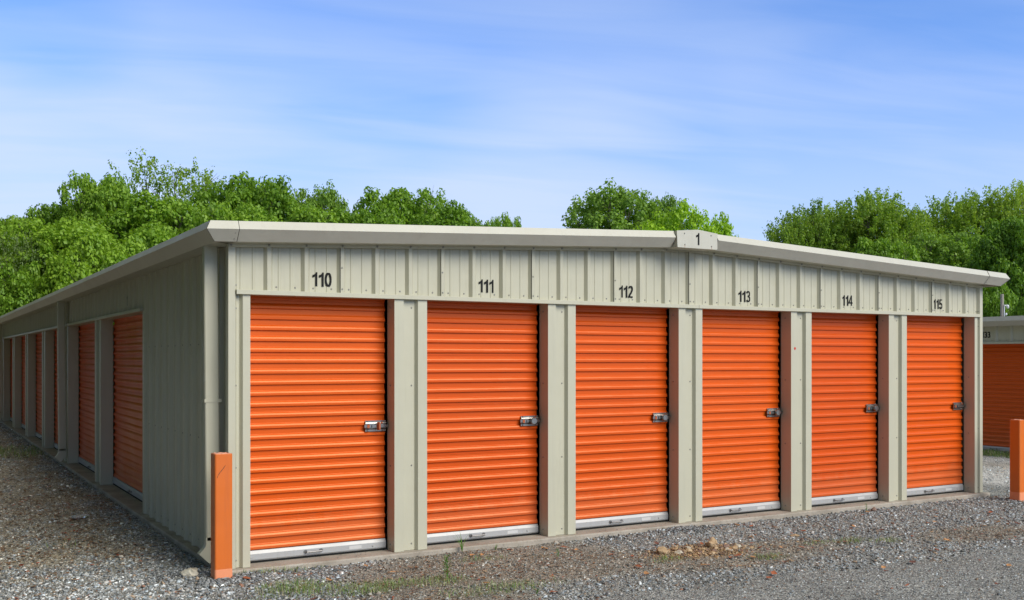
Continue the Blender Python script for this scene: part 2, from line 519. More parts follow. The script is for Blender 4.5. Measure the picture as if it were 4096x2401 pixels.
# front header panels with screws
mb = MB()
ribs = panel(mb, .072, XR, lambda s: ZLT-.01, lambda s: zA(s)-.152, .306)
ribs += panel(mb, XR, WID-.075, lambda s: ZLT-.01, lambda s: zA(s)-.152, .306)
mb.m = 1
for i, x in enumerate(ribs):
    mb.dome((x+.082, .030, ZLT+.030), .006, (0, -1, 0)); mb.dome((x+.236, .030, ZLT+.030), .006, (0, -1, 0))
    if i % 3 == 2:
        mb.dome((x+.014, 0, ZLT+.030), .006, (0, -1, 0)); mb.dome((x+.012, 0, 2.37), .006, (0, -1, 0))
mb.m = 2
for i, x in enumerate(ribs):
    if i % 3 == 2: mb.box(x-.004, x-.001, -.0005, .012, ZLT, zA(x)-.17)   # sheet lap line
mb.build('header_panel', [M['beige'], M['screw'], M['dark']], b1)
# closure strip below the rake
mb = MB()
for xa, xb in ((.004, 4.18), (4.18, XR+.0), (XR, WID-.006)):
    A = [(xa, y, zA(xa)+z) for y, z in ((.0, -.148), (-.008, -.149), (-.008, -.178), (.0, -.181))]
    B = [(xb, y, zA(xb)+z) for y, z in ((.0, -.148), (-.008, -.149), (-.008, -.178), (.0, -.181))]
    mb.strip(A, B)
mb.m = 1
for x in ribs: mb.dome((x+.014, -.008, zA(x)-.164), .0075, (0, -1, 0), .8)
mb.dome((.02, -.008, zA(0)-.164), .0075, (0, -1, 0), .8)
mb.build('closure_strip', [M['trim'], M['screw']], b1)
# lintel trim over the doors
def lintel(parent, M4, a, b, seams=()):
    mb = MB()
    pr = [(.034, ZLT), (-.018, ZLT-.001), (-.020, ZLT-.003), (-.020, ZL+.002), (-.018, ZL), (.150, ZL+.001), (.150, ZL+.05)]
    cuts = [a]+list(seams)+[b]
    for p, q in zip(cuts, cuts[1:]):
        mb.strip([(p+.0015, y, z) for y, z in pr], [(q-.0015, y, z) for y, z in pr])
        mb.poly([(p+.0015, y, z) for y, z in pr[:5]]+[(p+.0015, .034, ZL)])
        mb.poly([(q-.0015, y, z) for y, z in pr[:5]]+[(q-.0015, .034, ZL)])
    # dark head space behind the header
    return mb.build('lintel_trim', M['trim'], parent, M4=M4)
lintel(b1, I4, .058, 9.112, (4.685,))

# numbers
for txt, xc in (('110', .765), ('111', 2.285), ('112', 3.816), ('113', 5.327), ('114', 6.845), ('115', 8.367)):
    lettering(txt, xc, 2.212, .116, .0247, I4, b1, 1.02)

# front doors
locks = ['pull', 'lock', 'lock', 'lock', 'lock', None]
for k in range(6):
    put_door(b1, I4, front_open[k], WO, True, locks[k])

# rake fascia, gutters and corner caps
OFF = [(.18, 0.0), (.215, -.065), (.140, -.153), (-.035, -.153)]   # (distance out from the wall, drop)
def fascia_front(mb, xa, xb, mitre_a=0, mitre_b=0, proud=0.0):
    A = []; B = []
    for o, dz in OFF:
        oo = o + (proud if o > 0 else 0)
        x = xa if not mitre_a else -oo
        A.append((x, -oo, zA(x)+dz))
        x = xb if not mitre_b else WID+oo
        B.append((x, -oo, zA(x)+dz))
    # roof side lip
    A = [(A[0][0], A[0][1]+.06, A[0][2]-.002)] + A; B = [(B[0][0], B[0][1]+.06, B[0][2]-.002)] + B
    mb.strip(A, B)
mb = MB(); fascia_front(mb, -.18, XR-.30, 1, 0); 
P = [(XR-.30, -o, zA(XR-.30)+dz) for o, dz in OFF]; mb.poly(P)
mb.build('rake_fascia', M['fascia'], b1)
mb = MB(); fascia_front(mb, XR+.235, WID, 0, 1); mb.build('rake_fascia', M['fascia'], b1)
# ridge plate
mb = MB()
yp = -.222
front = [(4.248, 2.698), (4.735, 2.698), (4.744, 2.708), (4.746, 2.856), (XR-.03, 2.881), (4.236, 2.857), (4.245, 2.70)]
mb.poly([(x, yp, z) for x, z in front])
mb.strip([(x, yp, z) for x, z in front], [(x, yp+.19 if z > 2.75 else yp+.20, z-(0 if z > 2.75 else .0)) for x, z in front], True)
mb.m = 1
for x, z in ((4.33, 2.835), (4.665, 2.833), (4.335, 2.728), (4.67, 2.727)): mb.dome((x, yp, z), .006, (0, -1, 0))
mb.m = 2
for x, z in ((4.335, 2.728), (4.67, 2.727)): mb.box(x-.0015, x+.0015, yp-.0008, yp, z-.026, z-.005)
rp = mb.build('ridge_plate', [M['fascia'], M['screw'], M['rust']], b1)
lettering('1', 4.494, 2.731, .118, yp-.0025, I4, rp, 1.0)
# left and right gutters
def side_gutter(x, sx, y0, y1, name, joints=()):
    mb = MB(); pts = []
    base = zA(-.18) if sx < 0 else zA(WID+.18)
    cuts = [y0]+list(joints)+[y1]
    for n_, (ya, yb) in enumerate(zip(cuts, cuts[1:])):
        A = []; B = []
        for o, dz in [(.12, -.002)]+OFF:
            ma = -o if (ya == y0) else ya+.0015
            A.append((x+sx*o, ma, base+dz)); B.append((x+sx*o, yb-.0015, base+dz))
        mb.strip(A, B)
        if n_ < len(cuts)-2:
            mb.m = 1
            A = [(x+sx*(o-.002), yb-.004, base+dz) for o, dz in OFF]; B = [(x+sx*(o-.002), yb+.004, base+dz) for o, dz in OFF]
            mb.strip(A, B); mb.m = 0
    return mb.build(name, [M['fascia'], M['dark']], b1)
side_gutter(0, -1, 0, LEN+.2, 'gutter', (6.9, 13.0, 19.1, 25.2))
side_gutter(WID, 1, 0, LEN+.2, 'gutter', (6.9, 13.0, 19.1, 25.2))
# corner caps
def cap(sx, xs, xe_, yend):
    mb = MB(); pr_ = .004
    A = []; B = []; C_ = []
    for o, dz in OFF:
        oo = o+(pr_ if o > 0 else 0); xx = -oo if sx < 0 else WID+oo
        zz = zA(xx)+dz - (.003 if o == 0 else 0)
        A.append((xe_, -oo, zA(xe_)+dz)); B.append((xx, -oo, zz)); C_.append((xx, yend, zz))
    mb.strip(A, B); mb.strip(B, C_)
    mb.m = 1
    d = .005*(1 if sx < 0 else -1)
    A2 = [(xe_, -o-.003, zA(xe_)+dz) for o, dz in OFF[:3]]; B2 = [(xe_+d, -o-.003, zA(xe_)+dz) for o, dz in OFF[:3]]
    mb.strip(A2, B2)
    # mitre joint caulk
    M1 = []; M2 = []
    for o, dz in OFF[:3]:
        oo = o+.006; xx = -oo if sx < 0 else WID+oo
        M1.append((xx+.003, -oo, zA(xx)+dz)); M2.append((xx-.003*sx*0, -oo+.003, zA(xx)+dz+.0005))
    mb.strip(M1, M2)
    mb.m = 2
    for o, dz in ((.19, -.09), (.155, -.132)): mb.dome((xe_-d*4.5, -o-.002, zA(0)+dz), .006, (0, -1, -.5))
    return mb.build('corner_cap', [M['fascia'], M['dark'], M['screw']], b1)
cap(-1, 0, .024, .12)
cap(1, 0, 8.994, .12)
# roof
mb = MB()
for a, b in ((-.15, XR), (XR, WID+.15)):
    k = a
    A = []; 
    n = int((b-a)/.305)+1
    for i in range(n+1):
        A.append(a+(b-a)*i/n)
    mb.strip([(x, -.14, zA(x)-.012) for x in A], [(x, LEN+.14, zA(x)-.012) for x in A])
mb.build('roof', M['roofm'], b1)

# left wall
def ly(y): return LEN-y
PL = 3.15
openY = [(3.40, 6.15)] + [(6.65+PL*k, 9.30+PL*k) for k in range(7)]
mb = MB()
# anchor chosen so that ribs fall like in the photo
panel(mb, ly(3.33), LEN-.05, lambda s: -.01, lambda s: ZE-.155, ly(3.345))
mb.m = 1
for s in np.arange(ly(3.2), LEN-.1, .3048):
    for z in (.07, .95, 1.75): mb.dome((float(s), .03, z), .006, (0, -1, 0))
mb.build('side_wall_panel', [M['beige'], M['screw']], b1, M4=LW)
mb = MB()
panel(mb, .05, ly(3.33), lambda s: ZLT-.01, lambda s: ZE-.155, ly(3.345))
mb.build('header_panel', M['beige'], b1, M4=LW)
lintel(b1, LW, .12, ly(21.95)); lintel(b1, LW, ly(21.7), ly(9.36)); lintel(b1, LW, ly(9.30), ly(3.44), ())
wl = {}
for i, (ya, yb) in enumerate(openY):
    w = round(yb-ya, 3)
    put_door(b1, LW, ly(yb), w, False, None, 'shaded orange roll-up door nearest the front corner' if i == 0 else None)
    if i: pier(b1, LW, ly(ya), ly(openY[i-1][1]), True, True, .12)
mb = MB(); prj = [(ly(3.40), .15), (ly(3.40), .0), (ly(3.335), 0), (ly(3.335), .03)]
mb.strip([(x, y, .001) for x, y in prj], [(x, y, ZL) for x, y in prj]); mb.build('door_jamb', M['trim'], b1, M4=LW)
mb = MB(); prj = [(0, .0), (.16, .0), (.16, .15)]
mb.strip([(x, y, .001) for x, y in prj], [(x, y, ZL) for x, y in prj]); mb.build('door_jamb', M['trim'], b1, M4=LW)
lettering('1', ly(4.42), 2.23, .118, .022, LW, b1)
# right and back wall
mb = MB(); panel(mb, .08, LEN, lambda s: -.01, lambda s: 2.51, .3); mb.build('side_wall_panel', M['beige'], b1, M4=RW)
mb = MB(); panel(mb, 0, WID-XR, lambda s: -.01, lambda s: zA(WID-s)-.1, .3); panel(mb, WID-XR, WID, lambda s: -.01, lambda s: zA(WID-s)-.1, .3)
mb.build('back_wall_panel', M['beige'], b1, M4=BW)

# downspouts
def downspout(parent, x0, x1, y0, y1, top, lean=.02, M4=I4, strap=True):
    mb = MB(); bv = .008
    def ring(xa, xb, ya, yb, z):
        return [(xa+bv, ya, z), (xb-bv, ya, z), (xb, ya+bv, z), (xb, yb-bv, z), (xb-bv, yb, z), (xa+bv, yb, z), (xa, yb-bv, z), (xa, ya+bv, z)]
    mb.rings([ring(x0, x1, y0, y1, top), ring(x0+lean*.5, x1+lean*.5, y0, y1, 1.3), ring(x0+lean, x1+lean, y0, y1, .20)])
    ds = mb.build('downspout', M['trim'], parent, M4=M4)
    # kick-out elbow at the foot
    e = MB(); ax0, ax1 = x0+lean, x1+lean
    def r2(cx, cz, ang, hw):
        dx, dz = math.cos(ang), math.sin(ang)
        out = []
        for u, y in ((-1, y0), (1, y0), (1, y1), (-1, y1)):
            out.append((cx+dx*hw*u, y, cz+dz*hw*u))
        return out
    cx = (ax0+ax1)/2; hw = (ax1-ax0)/2+.002
    e.rings([r2(cx, .225, 0, hw), r2(cx, .17, 0, hw), r2(cx-.014, .125, -R(25), hw), r2(cx-.045, .085, -R(45), hw), r2(cx-.070, .060, -R(45), hw)], cap=False)
    e.m = 1; e.poly(r2(cx-.066, .064, -R(45), hw*.95))  # dark plate in the outlet mouth stands in for the shade inside
    e.build('downspout_elbow', [M['trim'], M['dark']], ds)
    if strap:
        s = MB(); s.box(x0-.004+lean*.5, 0.0, y0-.004, y0-.001, 1.285, 1.312); s.box(x0-.006+lean*.5, x0-.003+lean*.5, y0-.004, y1+.004, 1.285, 1.312)
        s.build('downspout_strap', M['trim'], ds)
    return ds
downspout(b1, -.140, -.030, .195, .262, 2.512)
downspout(b1, -.150, -.040, 9.34, 9.42, 2.512)
downspout(b1, -.150, -.040, 21.84, 21.92, 2.512)

# ------------------------------------------------------------------ building 2 beyond the right drive
b2 = empty('storage_building', (15.66, 16.0, -.15), R(-90))
tag(b2, 'farther low storage building with a wide orange door marked 33 past the right corner', 'storage building')
L2 = 24.0
mb = MB(); mb.box(-.05, L2+.05, -.05, 9.1, -.3, 0); mb.build('foundation_slab', M['concrete'], b2)
mb = MB(); 
Z2 = 2.05
anch = 16.0-4.36
panel(mb, 0, L2, lambda s: Z2+.03, lambda s: 2.42, anch, minor=.002)
mb.m = 1
for k in range(60):
    x = anch+(k-38)*.3048
    if 0 < x < L2-.3: mb.dome((x+.09, .03, Z2+.07), .006, (0, -1, 0)); mb.dome((x+.23, .03, Z2+.07), .006, (0, -1, 0))
mb.build('header_panel', [M['beige'], M['screw']], b2)
mb = MB(); pr2 = [(.034, Z2+.04), (-.02, Z2+.04), (-.02, Z2), (.16, Z2), (.16, Z2+.1)]
mb.strip([(0, y, z) for y, z in pr2], [(L2, y, z) for y, z in pr2]); mb.build('lintel_trim', M['trim'], b2)
mb = MB(); of2 = [(-.06, 2.565), (-.18, 2.56), (-.215, 2.475), (-.14, 2.385), (0, 2.385)]
mb.strip([(-.2, y, z) for y, z in of2], [(L2+.2, y, z) for y, z in of2]); mb.build('gutter', M['fascia'], b2)
mb = MB(); mb.strip([(-.2, -.1, 2.54), (-.2, 4.6, 2.75), (-.2, 9.3, 2.54)], [(L2+.2, -.1, 2.54), (L2+.2, 4.6, 2.75), (L2+.2, 9.3, 2.54)])
mb.build('roof', M['roofm'], b2)
mb = MB()
for x in (0, L2): mb.poly([(x, .0, 0), (x, 9.1, 0), (x, 9.1, 2.5), (x, 4.6, 2.7), (x, 0, 2.5)])
mb.quad((0, 9.1, 0), (L2, 9.1, 0), (L2, 9.1, 2.5), (0, 9.1, 2.5))
mb.build('side_wall_panel', M['beige'], b2)
S2 = Matrix.Diagonal((1, 1, Z2/ZL, 1))
op2 = [16-5.72-3.05*k for k in range(-3, 4)]
op2 = sorted(16-5.72+3.05*k for k in range(-3, 5))
for i, x in enumerate(op2):
    if x < 0 or x+2.7 > L2: continue
    put_door(b2, S2, x, 2.7, False, None)
    if i+1 < len(op2) and op2[i+1]+2.7 <= L2: pier(b2, S2, x+2.7, op2[i+1], True, True, .10)
lettering('133', 16-4.56, Z2+.07+.05, .115, .022, I4, b2, 1.15)

# ------------------------------------------------------------------ bollards
def bollard(x0, y0, w, h, label, rz=0, zb=-.10):
    rt = empty('bollard', (x0+w/2, y0+w/2, 0), rz)
    tag(rt, label, 'bollard', 'orange square bollards at the building corners')
    mb = MB(); hw = w/2; r = .014
    def ring(z, ins=0):
        pts = []
        for cx, cy, a0 in ((hw-r, hw-r, 0), (-hw+r, hw-r, 90), (-hw+r, -hw+r, 180), (hw-r, -hw+r, 270)):
            for k in range(4):
                a = R(a0+30*k); pts.append((cx+(r-ins)*math.cos(a), cy+(r-ins)*math.sin(a), z))
        return pts
    mb.rings([ring(zb), ring(h-.004), ring(h, .003)], cap=False)
    mb.m = 1
    mb.rings([ring(zb, -.001), ring(.055+.01*math.sin(x0), -.001)], cap=False)
    mb.build('post', [M['bollard'], M['fadedb']], rt)
    # broken concrete fill standing a little proud of the tube
    c = MB(); n = 11
    rr = random.Random(int(x0*100))
    g = [[(-hw+.006+(w-.012)*i/n, -hw+.006+(w-.012)*j/n, h-.006+rr.uniform(.0, .013)+(0 if 0 < i < n and 0 < j < n else -.006)) for i in range(n+1)] for j in range(n+1)]
    for a, b in zip(g, g[1:]): c.strip(a, b)
    c.build('concrete_fill', M['fill'], rt)
    # scuff
    if x0 < 1:
        s = MB()
        pts = [(-hw+.016, h-.175), (-hw+.028, h-.150), (-hw+.045, h-.128), (-hw+.062, h-.108), (-hw+.078, h-.085)]
        for (a, za), (b_, zb_) in zip(pts, pts[1:]):
            ww = .0035
            s.quad((a, -hw-.0012, za-ww*1.4), (b_, -hw-.0012, zb_-ww*.6), (b_, -hw-.0012, zb_+ww*.6), (a, -hw-.0012, za+ww))
        s.build('scuff_mark', M['dark'], rt)
    return rt
M['fill'] = paint('pink_concrete_fill', (.62, .30, .20), .9, .5, (.35, .16, .10), .2)
M['fadedb'] = paint('faded_bollard_foot', (.78, .28, .13), .6, .3, (.5, .25, .17), .3)
bollard(-.163, -.235, .133, .915, 'orange square bollard in front of the near corner, beside door 110, with a dark scratch')
bollard(9.10, -.53, .133, .905, 'orange square bollard at the right edge, past door 115')

# ------------------------------------------------------------------ ground
def fbm(x, y, s, o=0.0): return mnoise.fractal(Vector((x*s+o, y*s-o, o*.7)), 1.0, 2.0, 4)
def sm(a, b, t):
    t = min(1, max(0, (t-a)/(b-a))); return t*t*(3-2*t)
def blob(x, y, cx, cy, rx, ry): 
    d = math.hypot((x-cx)/rx, (y-cy)/ry); return max(0., 1-d*d) if d < 1 else 0.
def gz(x, y):
    z = -.045 + .012*fbm(x, y, .9, 3.1) + .006*fbm(x, y, 3.5, 9)
    z -= .105*sm(9.8, 15, x)
    z += .030*math.exp(-((x+.1)**2+(y+.2)**2)/.35)
    z += .028*math.exp(-(((x-4.35)/.5)**2+((y+.20)/.25)**2))       # gravel pushed against the third pier
    z += .020*blob(x, y, 3.7, -1.1, .8, .5)
    if x < -.3: z -= .02*sm(0, -1.5, x)
    return z
def masks(x, y):
    """(brown litter, fine compact road, pale drive, grass, tan rock, left litter, also lightens the shaded strip)"""
    n = fbm(x, y, 1.1, 5.5); n2 = fbm(x, y, 2.7, 1.5)
    road = sm(-1.75, -2.25, y + .05*x + .30*n) * sm(.9, 2.4, x + .5*n)
    lit = 0
    lit = max(lit, 1.5*blob(x, y, 2.0, -.75, 1.6, .95)+.35*n)
    lit = max(lit, 1.3*blob(x, y, 3.9, -1.35, 1.6, .55)+.35*n)
    lit = max(lit, 1.2*blob(x, y, 6.7, -1.7, 1.0, .40)+.3*n)
    lit = max(lit, .9*blob(x, y, 1.0, -1.6, 1.5, .6)+.45*n)
    left = sm(-.0, -.5, x+.25*n) * sm(.2, 1.6, y+.6*n)*(.65+.6*n2)
    lit = max(lit, left)
    drive = sm(9.9, 10.8, x+.3*n)
    if drive > 0: lit = max(lit*(1-drive), blob(x, y, 13.4, 1.2, .8, 4)*.8+.2*n)
    lit = min(1, max(0, lit))*(1-.85*road)
    gr = 0
    for cx, cy, rx, ry, s in ((.30, -.82, .38, .30, 1), (.75, -1.0, .5, .22, .8), (1.25, -1.05, .35, .2, .6), (-.35, -1.1, .5, .2, .4), (3.3, -1.28, .22, .10, .9),
                              (4.15, -1.55, .28, .12, .8), (5.31, -1.42, .24, .12, 1), (5.58, -1.56, .20, .12, .9), (5.0, -1.3, .25, .1, .5), (2.0, -.45, .3, .1, .45), (.35, -.12, .45, .10, .5),
                              (-.55, 12.4, 1.5, 1.6, .9), (-2.2, 6, .8, 1.2, .5), (-1.0, 2.1, .25, .25, .5), (15.1, 4, .5, 9, 1.0), (1.6, -1.5, .6, .25, .45), (2.5, -.55, .12, .08, .8)):
        gr = max(gr, s*blob(x, y, cx, cy, rx, ry)*(1+.6*n2))
    tan = blob(x, y, 3.72, -1.12, .55, .30)
    return lit, road, drive, min(1, gr), tan, left
def ground_tone(x, y):
    lit, road, drive, gr, tan, left = masks(x, y)
    c = Vector((.25, .258, .243))
    c = c.lerp(Vector((.235, .245, .236)), road)
    c = c.lerp(Vector((.47, .47, .45)), drive)
    pale = sm(.2, -1.2, x)*sm(1.0, -.5, y); c = c.lerp(Vector((.27, .265, .245)), pale)
    c = c.lerp(Vector((.25, .205, .145)), .52*lit)
    if left > 0: c = Vector((c.x*(1+.40*left), c.y*(1+.33*left), c.z*(1+.18*left)))  # left strip colour lifted to make up for the shade there
    c = c.lerp(Vector((.26, .18, .10)), .5*tan)
    c = c.lerp(Vector((.10, .12, .05)), .5*gr)
    return c

xs = np.concatenate([[-400, -200, -100, -50, -25, -14, -9, -7], np.arange(-5.5, 10.5, .07), np.arange(10.6, 19, .3), [20, 22, 26, 34, 50, 100, 200, 400]])
ys = np.concatenate([[-400, -200, -100, -50, -25, -14, -9, -7], np.arange(-5.6, 3.0, .07), np.arange(3.1, 26, .25), [28, 32, 40, 60, 100, 200, 400]])
nx, ny = len(xs), len(ys)
V = np.zeros((ny, nx, 3)); T = np.ones((ny, nx, 4))
for j, y in enumerate(ys):
    for i, x in enumerate(xs):
        V[j, i] = (x, y, gz(x, y)); T[j, i, :3] = ground_tone(x, y)
idx = np.arange(nx*ny).reshape(ny, nx)
Q = np.stack([idx[:-1, :-1], idx[:-1, 1:], idx[1:, 1:], idx[1:, :-1]], -1).reshape(-1, 4)
def np_mesh(name, verts, faces, mats, tone=None, smooth=False, matidx=None):
    k = faces.shape[1]
    me = bpy.data.meshes.new(name)
    me.vertices.add(len(verts)); me.vertices.foreach_set('co', np.ascontiguousarray(verts, dtype=np.float32).ravel())
    me.loops.add(len(faces)*k); me.loops.foreach_set('vertex_index', np.ascontiguousarray(faces, dtype=np.int32).ravel())
    me.polygons.add(len(faces)); me.polygons.foreach_set('loop_start', np.arange(0, len(faces)*k, k, dtype=np.int32))
    me.polygons.foreach_set('loop_total', np.full(len(faces), k, dtype=np.int32))
    if smooth: me.polygons.foreach_set('use_smooth', np.ones(len(faces), dtype=bool))
    if matidx is not None: me.polygons.foreach_set('material_index', matidx.astype(np.int32))
    for m in (mats if isinstance(mats, (list, tuple)) else [mats]): me.materials.append(m)
    if tone is not None:
        a = me.color_attributes.new('tone', 'FLOAT_COLOR', 'POINT'); a.data.foreach_set('color', np.ascontiguousarray(tone, dtype=np.float32).ravel())
    me.update(); me.validate()
    return me
g = bpy.data.objects.new('ground', np_mesh('ground', V.reshape(-1, 3), Q, M['ground'], T.reshape(-1, 4), True)); COL.objects.link(g)
g['kind'] = 'structure'

# stones ------------------------------------------------------------
def hull_shape(seed):
    r = np.random.default_rng(seed)
    import bmesh
    bm = bmesh.new()
    n = 9 + seed % 4
    for _ in range(n):
        p = r.normal(size=3); p /= np.linalg.norm(p); p *= r.uniform(.75, 1.0)
        bm.verts.new(p*(1, 1, 1))
    res = bmesh.ops.convex_hull(bm, input=bm.verts)
    bmesh.ops.triangulate(bm, faces=bm.faces)
    bm.verts.ensure_lookup_table(); bm.verts.index_update()
    v = np.array([x.co[:] for x in bm.verts]); f = np.array([[q.index for q in ff.verts] for ff in bm.faces])
    bm.free(); return v, f
SH = [hull_shape(100+i) for i in range(14)]
CS, SN = math.cos(YAW), math.sin(YAW)
def in_view(x, y, m=1.12):
    dx, dy = x-CX, y-CY; fw = dx*SN+dy*CS; rt = dx*CS-dy*SN
    return (fw > 6.2) & (np.abs(rt) < fw*2048/F*m+.5)
def clear_building(x, y, o=.062):
    return ~((x > -o) & (x < WID+o) & (y > -o) & (y < LEN)) & (x < 15.60)
def rotmats(n, r, flat=.5):
    a = r.uniform(0, 2*np.pi, n); b = r.normal(0, flat, n); c = r.normal(0, flat, n)
    ca, sa, cb, sb, cc, sc_ = np.cos(a), np.sin(a), np.cos(b), np.sin(b), np.cos(c), np.sin(c)
    Rz = np.zeros((n, 3, 3)); Rz[:, 0, 0] = ca; Rz[:, 0, 1] = -sa; Rz[:, 1, 0] = sa; Rz[:, 1, 1] = ca; Rz[:, 2, 2] = 1
    Rx = np.zeros((n, 3, 3)); Rx[:, 0, 0] = 1; Rx[:, 1, 1] = cb; Rx[:, 1, 2] = -sb; Rx[:, 2, 1] = sb; Rx[:, 2, 2] = cb
    Ry = np.zeros((n, 3, 3)); Ry[:, 1, 1] = 1; Ry[:, 0, 0] = cc; Ry[:, 0, 2] = sc_; Ry[:, 2, 0] = -sc_; Ry[:, 2, 2] = cc
    return Rz @ Rx @ Ry
def scatter_stones(P, size, tone, r):
    n = len(P); which = r.integers(0, len(SH), n); Vs = []; Fs = []; Ts = []; off = 0
    S3 = size[:, None]*np.stack([r.uniform(.7, 1.35, n), r.uniform(.6, 1.0, n), r.uniform(.28, .6, n)], 1)
    Rm = rotmats(n, r, .35)
    for s, (v, f) in enumerate(SH):
        m = np.where(which == s)[0]
        if not len(m): continue
        vv = v[None]*S3[m][:, None, :]
        vv = np.einsum('nij,nkj->nki', Rm[m], vv) + P[m][:, None, :]
        ff = f[None] + (np.arange(len(m))*len(v))[:, None, None] + off
        Vs.append(vv.reshape(-1, 3)); Fs.append(ff.reshape(-1, 3)); off += len(m)*len(v)
        Ts.append(np.repeat(np.concatenate([tone[m], np.ones((len(m), 1))], 1), len(v), 0))
    return np.concatenate(Vs), np.concatenate(Fs), np.concatenate(Ts)
r = np.random.default_rng(11)
PX = []; PS = []; PT = []
def gen(n, x0, x1, y0, y1, lo, hi, keep=None):
    x = r.uniform(x0, x1, n); y = r.uniform(y0, y1, n)
    ok = in_view(x, y) & clear_building(x, y); x, y = x[ok], y[ok]
    for a, b in zip(x, y):
        lit, road, drive, gr, tan, left = masks(a, b)
        u = r.random()
        if u < .25*lit + .15*gr: continue
        if road > .5 and u < .45*road: continue
        s = lo*(hi/lo)**(r.random()**1.9)
        if road > .5 and r.random() > .06: s = min(s, .013)*r.uniform(.55, 1)
        if lit > .6: s *= .8
        base = .24*math.exp(r.normal(0, .50))
        c = np.array([base*.96, base*1.0, base*.98])
        v = r.random()
        if v < .12: c = np.array([.42, .41, .38])*r.uniform(.8, 1.2)
        elif v < .17: c = np.array([.30, .22, .15])*r.uniform(.6, 1.2)
        elif v < .19: c = np.array([.28, .14, .09])*r.uniform(.6, 1.1)
        elif v < .45: c = c*np.array([.90, .98, 1.06])
        pale = sm(.4, -1.0, a)*sm(1.0, -.4, b)
        if pale > 0 or drive > .5: c = c*(1+.45*max(pale, drive)) + np.array([.03, .027, .018])*max(pale, drive)
        if tan > .1 and r.random() < .8*tan+.3: c = np.array([.42, .29, .16])*r.uniform(.55, 1.25); s *= 1.25
        if left > .3: c = c*1.3  # stones of the left strip lightened too, offsetting the shade
        if lit > .4: c = c*np.array([1.0, .93, .83])*.95
        PX.append((a, b, gz(a, b)+s*.10)); PS.append(s); PT.append(c)
gen(150000, -4, 10.6, -5.2, -.05, .007, .024)
gen(10000, -4, 10.6, -5.2, -.05, .014, .034)
gen(16000, -4, .8, -3, 1.2, .011, .032)
gen(30000, -4.0, 0, -.1, 5, .008, .026)
gen(26000, -4.5, 0, 5, 22, .012, .035)
gen(16000, 9.2, 15.5, -4, 6, .009, .026)
# heap at the bollard foot
for cx, cy, rad, n in ((-.10, -.28, .26, 420), (4.36, -.17, .30, 380), (9.15, -.55, .25, 260), (6.2, -.12, .6, 200), (-.35, .1, .3, 200), (3.6, -.09, .35, 120)):
    for _ in range(n):
        a = r.normal(cx, rad*.5); b = r.normal(cy, rad*.35); s = r.uniform(.010, .024)
        if not bool(clear_building(np.array(a), np.array(b))): continue
        if abs(a+.0965) < .075 and abs(b+.1685) < .075: continue
        base = .22*math.exp(r.normal(0, .4)); c = np.array([base*.95, base, base*1.0])
        PX.append((a, b, gz(a, b)+s*.4)); PS.append(s); PT.append(c)
for _ in range(620):
    a = r.normal(3.85, .30); b = r.normal(-1.10, .13); s = .007*(3.0**r.random())
    c = np.array([.46, .33, .19])*r.uniform(.5, 1.25) if r.random() < .7 else np.array([.22, .14, .11])*r.uniform(.6, 1.3)
    PX.append((a, b, gz(a, b)+s*.3)); PS.append(s); PT.append(c)
# grit lying on the slab sill
for _ in range(260):
    a = r.uniform(.2, 9.1); b = r.uniform(-.05, .13)
    k = (a-X0) % PITCH
    if k > WO-.01: continue
    if r.random() > (.9 if 3.2 < a < 4.4 else .35): continue
    s = r.uniform(.003, .009); base = r.uniform(.12, .3); PX.append((a, b, s*.3)); PS.append(s); PT.append(np.array([base, base, base*.97]))
v_, f_, t_ = scatter_stones(np.array(PX), np.array(PS), np.array(PT), r)
gs = bpy.data.objects.new('gravel', np_mesh('gravel', v_, f_, M['stone'], t_)); COL.objects.link(gs)
tag(gs, 'loose grey crushed stone covering the yard around the building', 'gravel', None, 'stuff')
print('stones', len(PX))

# leaf litter: small curled scraps -----------------------------------
LV = []; LF = []; LT = []
def scrap(x, y, z, s, c, r, curl=.4):
    a = r.uniform(0, 6.28); ca, sa = math.cos(a), math.sin(a); asp = r.uniform(.35, .8)
    tilt = r.normal(0, .35)
    pts = [(-1, 0, 0), (-.3, -asp, curl*.5), (.7, -asp*.7, curl), (1.1, 0, curl*.6), (.6, asp*.8, curl*.9), (-.4, asp, curl*.3)]
    i = len(LV)
    for px, py, pz in pts:
        px *= s; py *= s; pz = pz*s*r.uniform(.3, 1.2) + px*tilt*.4
        LV.append((x+px*ca-py*sa, y+px*sa+py*ca, z+abs(pz)*.8+.002)); LT.append((*c, 1))
    LV.append((x, y, z+.003)); LT.append((*c, 1))
    for k in range(6): LF.append((i+6, i+k, i+(k+1) % 6))
def litter(n, x0, x1, y0, y1, lo, hi, p=1.0, base=0.0):
    xs_ = r.uniform(x0, x1, n); ys_ = r.uniform(y0, y1, n)
    ok = in_view(xs_, ys_) & clear_building(xs_, ys_)
    for a, b in zip(xs_[ok], ys_[ok]):
        lit, road, drive, gr, tan, left = masks(a, b)
        if r.random() > lit*p + base: continue
        s = lo*(hi/lo)**(r.random()**2.2)
        v = r.random()
        c = np.array([.20, .115, .06])*r.uniform(.45, 1.3) if v < .6 else np.array([.30, .215, .13])*r.uniform(.6, 1.25) if v < .93 else np.array([.33, .075, .03])*r.uniform(.7, 1.2)
        scrap(a, b, gz(a, b)+.006, s, c, r)
litter(32000, -4, 10, -4, -.05, .005, .020)
